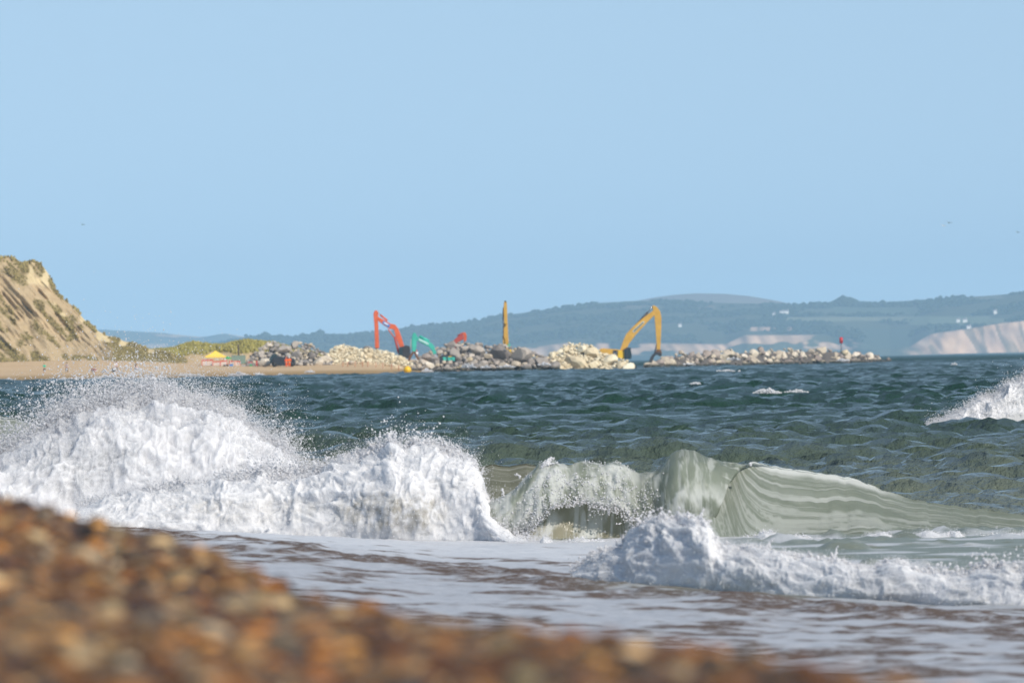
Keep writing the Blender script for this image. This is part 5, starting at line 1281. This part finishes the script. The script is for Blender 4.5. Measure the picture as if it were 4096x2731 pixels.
vo = b.new('ShaderNodeTexVoronoi'); b.put(vo.inputs['Vector'], co); vo.inputs['Scale'].default_value = 22
c = b.ramp(b.math('FRACT', b.math('MULTIPLY', vo.outputs['Color'], 1.0)), [(0.0, (0.02, 0.01, 0.006)), (0.4, (0.07, 0.032, 0.013)), (0.7, (0.12, 0.06, 0.025)), (1.0, (0.18, 0.12, 0.07))])
b.set(color=c, rough=0.6, normal=b.bump(vo.outputs['Distance'], 0.8, 0.03))
BEACH = obj('shingle_beach', me, b.m); tag(BEACH, 'amber shingle beach sloping into the wash', 'beach', kind='structure')

# thin foamy water running up and down the shore
ys = [30.0]
while ys[-1] < 113: ys.append(ys[-1] + 0.11 + 0.0004 * ys[-1])
YS, SS = np.meshgrid(np.array(ys), np.linspace(-1, 1, 360), indexing='ij'); XS = SS * (4 + 0.085 * YS)
ZS = shore_z(XS, YS) + 0.02
ripple = fbm(XS * 1.6, YS * 0.45, 0, 4, 611); fine = fbm(XS * 5, YS * 1.6, 0, 3, 612)
ridge = np.exp(-((YS - (77.5 + 1.6 * vnoise(XS * 0.4, XS * 0, 0, 613) - 4.2 * XS)) / 3.0) ** 2)
ridge2 = np.exp(-((YS - (54 + 1.2 * vnoise(XS * 0.5, XS * 0, 5, 614) - 1.8 * XS)) / 1.6) ** 2)
green = smooth(0.9, 2.4, XS - 0.05 * (YS - 90)) * smooth(71, 79, YS + XS * 1.5)
chop = fbm(XS * 2.2, YS * 0.9, 3, 4, 616)
ZS = ZS + 0.17 * green * chop * smooth(70, 84, YS) + 0.022 * ripple + 0.014 * fine + 0.035 * ridge * (1 + 0.8 * fine) + 0.018 * ridge2 * (1 + 0.8 * fine)
ZS = np.maximum(ZS, 0.03 + 0.012 * ripple)
me = mesh_from('swash', np.stack([XS, YS, ZS], -1).reshape(-1, 3), grid_faces(*XS.shape))
lace = 0.35 - np.abs(fbm(XS * 3.6, YS * 1.2, 9, 4, 623)) * 1.6
gap = smooth(-0.04, 0.24, 0.9 * fbm(XS * 2.3, YS * 0.85, 0, 5, 621, 0.6) + 0.30 * lace - 0.06 + 0.75 * ridge * (0.7 + 1.2 * fine) + 0.42 * ridge2 * (0.7 + fine) + 0.10 * fine - 0.32 * smooth(82, 94, YS))
fattr(me, 'froth', smooth(80, 94, YS)); fattr(me, 'gap', gap); fattr(me, 'green', green * (1 - 0.75 * smooth(0.02, 0.25, fbm(XS * 1.4, YS * 0.8, 4, 5, 617))))
b = NB('foamy_wash'); co = b.coord('Object')
n = b.noise(b.mapping(co, (1.0, 0.30, 1)), 8.0, 6, 0.78)
g = b.math('MULTIPLY', b.attr('gap'), b.maprange(n, 0.30, 0.52), clamp=True)
wet = b.mix(n, (0.07, 0.05, 0.042), (0.17, 0.13, 0.11)); fm = b.mix(n, (0.20, 0.205, 0.225), (0.66, 0.66, 0.69))
fm = b.mix(b.math('MULTIPLY', b.attr('froth'), 0.75), fm, b.mix(n, (0.55, 0.56, 0.58), (0.78, 0.78, 0.80)))
gr = b.mix(n, (0.11, 0.13, 0.10), (0.28, 0.305, 0.255))
b.set(color=b.mix(b.attr('green'), b.mix(g, fm, wet), gr), rough=b.mix(g, (0.42,) * 3, (0.75,) * 3), ior=1.33, spec=b.math('MULTIPLY_ADD', g, -0.3, 0.35), normal=b.bump(n, 0.5, 0.03))
SW = obj('swash', me, b.m); tag(SW, 'thin foamy wash spreading over the wet shore', 'wash', kind='structure')

# pebbles
rng = np.random.default_rng(77)
N = 80000
ty = rng.uniform(6.5, 25, N); yc_x = rng.uniform(-1, 1, N) * (0.085 * ty + 0.9)
pxx, pyy = yc_x, ty
ycr = np.interp(pxx, CRX, CRY); k = pyy < ycr + 1.6
pxx, pyy = pxx[k], pyy[k]
rr = np.clip(rng.lognormal(math.log(0.0100), 0.45, len(pxx)), 0.005, 0.026)
pz = berm_z(pxx, pyy) + rr * 0.25
PAL = np.array([(0.40, 0.19, 0.045), (0.30, 0.13, 0.03), (0.52, 0.30, 0.10), (0.20, 0.085, 0.025), (0.08, 0.045, 0.03), (0.05, 0.045, 0.05), (0.62, 0.52, 0.36), (0.44, 0.40, 0.34), (0.30, 0.27, 0.24), (0.55, 0.38, 0.20), (0.36, 0.20, 0.08), (0.16, 0.14, 0.07)])
pk = rng.choice(len(PAL), len(pxx), p=[.17, .13, .13, .12, .07, .04, .07, .06, .05, .08, .06, .02])
pcol = PAL[pk] * np.array([[0.41, 0.345, 0.255]]) * np.clip(rng.lognormal(-0.08, 0.72, (len(pxx), 1)), 0.15, 3.6)
scl = np.stack([rr * rng.uniform(1.0, 1.5, len(rr)), rr * rng.uniform(0.9, 1.3, len(rr)), rr * rng.uniform(0.55, 0.9, len(rr))], 1)
rot = np.stack([rng.uniform(-.5, .5, len(rr)), rng.uniform(-.5, .5, len(rr)), rng.uniform(0, 6.28, len(rr))], 1)
# the 300 that show largest are objects of their own
col_px = npx(pxx, pyy); row_py = hor(col_px) + (CAM_Z - pz) / (PIX * pyy)
vis = (col_px > -50) & (col_px < 4150) & (row_py < 2760) & (row_py > 1900)
big = np.argsort(-np.where(vis, rr / pyy, 0))[:300]
rest = np.ones(len(rr), bool); rest[big] = False
def pebble_mat(inst):
    b = NB('pebble_stone' + ('_bulk' if inst else ''))
    if inst:
        a = b.new('ShaderNodeAttribute', attribute_type='INSTANCER', attribute_name='bit_col'); base = a.outputs['Color']
    else:
        base = b.new('ShaderNodeObjectInfo').outputs['Color']
    n = b.noise(b.coord('Object'), 2.0, 4, 0.6)
    b.set(color=b.mix(0.55, base, b.mix(n, (0.25,) * 3, (0.75,) * 3), 'OVERLAY'), rough=0.42, spec=0.4); return b.m
pm = pebble_mat(False)
pmesh = []
for sdd in range(6):
    r2 = np.random.default_rng(900 + sdd)
    bm = bmesh.new(); bmesh.ops.create_icosphere(bm, subdivisions=2, radius=1.0)
    o3 = r2.uniform(0, 50, 3)
    cs = np.array([tuple(v.co) for v in bm.verts]); f_ = 1 + 0.16 * vnoise(cs[:, 0] * 1.1 + o3[0], cs[:, 1] * 1.1 + o3[1], cs[:, 2] * 1.1 + o3[2], sdd)
    for v, q in zip(bm.verts, f_): v.co *= float(q)
    me = bpy.data.meshes.new('pebble'); bm.to_mesh(me); bm.free(); me.materials.append(pm)
    me.polygons.foreach_set('use_smooth', np.ones(len(me.polygons), bool)); pmesh.append(me)
for t, i in enumerate(big):
    o = bpy.data.objects.new('pebble', pmesh[t % 6]); link(o, BEACH)
    o.location = (pxx[i], pyy[i], pz[i]); o.scale = scl[i]; o.rotation_euler = rot[i]; o.color = (*pcol[i], 1)
instancer('pebbles', np.stack([pxx, pyy, pz], 1)[rest], scl[rest], pebble_mat(True), 2, rot[rest], 'stuff', None, None, BEACH, pcol[rest])
# ------------------------------------------------------------------ haze
xs, y0, y1, z0, z1 = 14000, -60, 31000, -14, 240
v = np.array([(x, y, z) for z in (z0, z1) for x, y in ((-xs, y0), (xs, y0), (xs, y1), (-xs, y1))], float)
me = mesh_from('haze', v, [(3, 2, 1, 0), (4, 5, 6, 7), (0, 1, 5, 4), (1, 2, 6, 5), (2, 3, 7, 6), (3, 0, 4, 7)], False)
hz = bpy.data.materials.new('haze_air'); hz.use_nodes = True
nt = hz.node_tree; nt.nodes.remove(nt.nodes['Principled BSDF'])
pv = nt.nodes.new('ShaderNodeVolumePrincipled')
pv.inputs['Color'].default_value = (0.45, 0.73, 1.0, 1); pv.inputs['Density'].default_value = 0.000043; pv.inputs['Anisotropy'].default_value = -0.3
nt.links.new(pv.outputs[0], nt.nodes['Material Output'].inputs['Volume'])
hz.cycles.homogeneous_volume = True
HZ = obj('haze', me, hz); tag(HZ, 'thin pale blue sea haze in front of far hills', 'haze', kind='stuff')
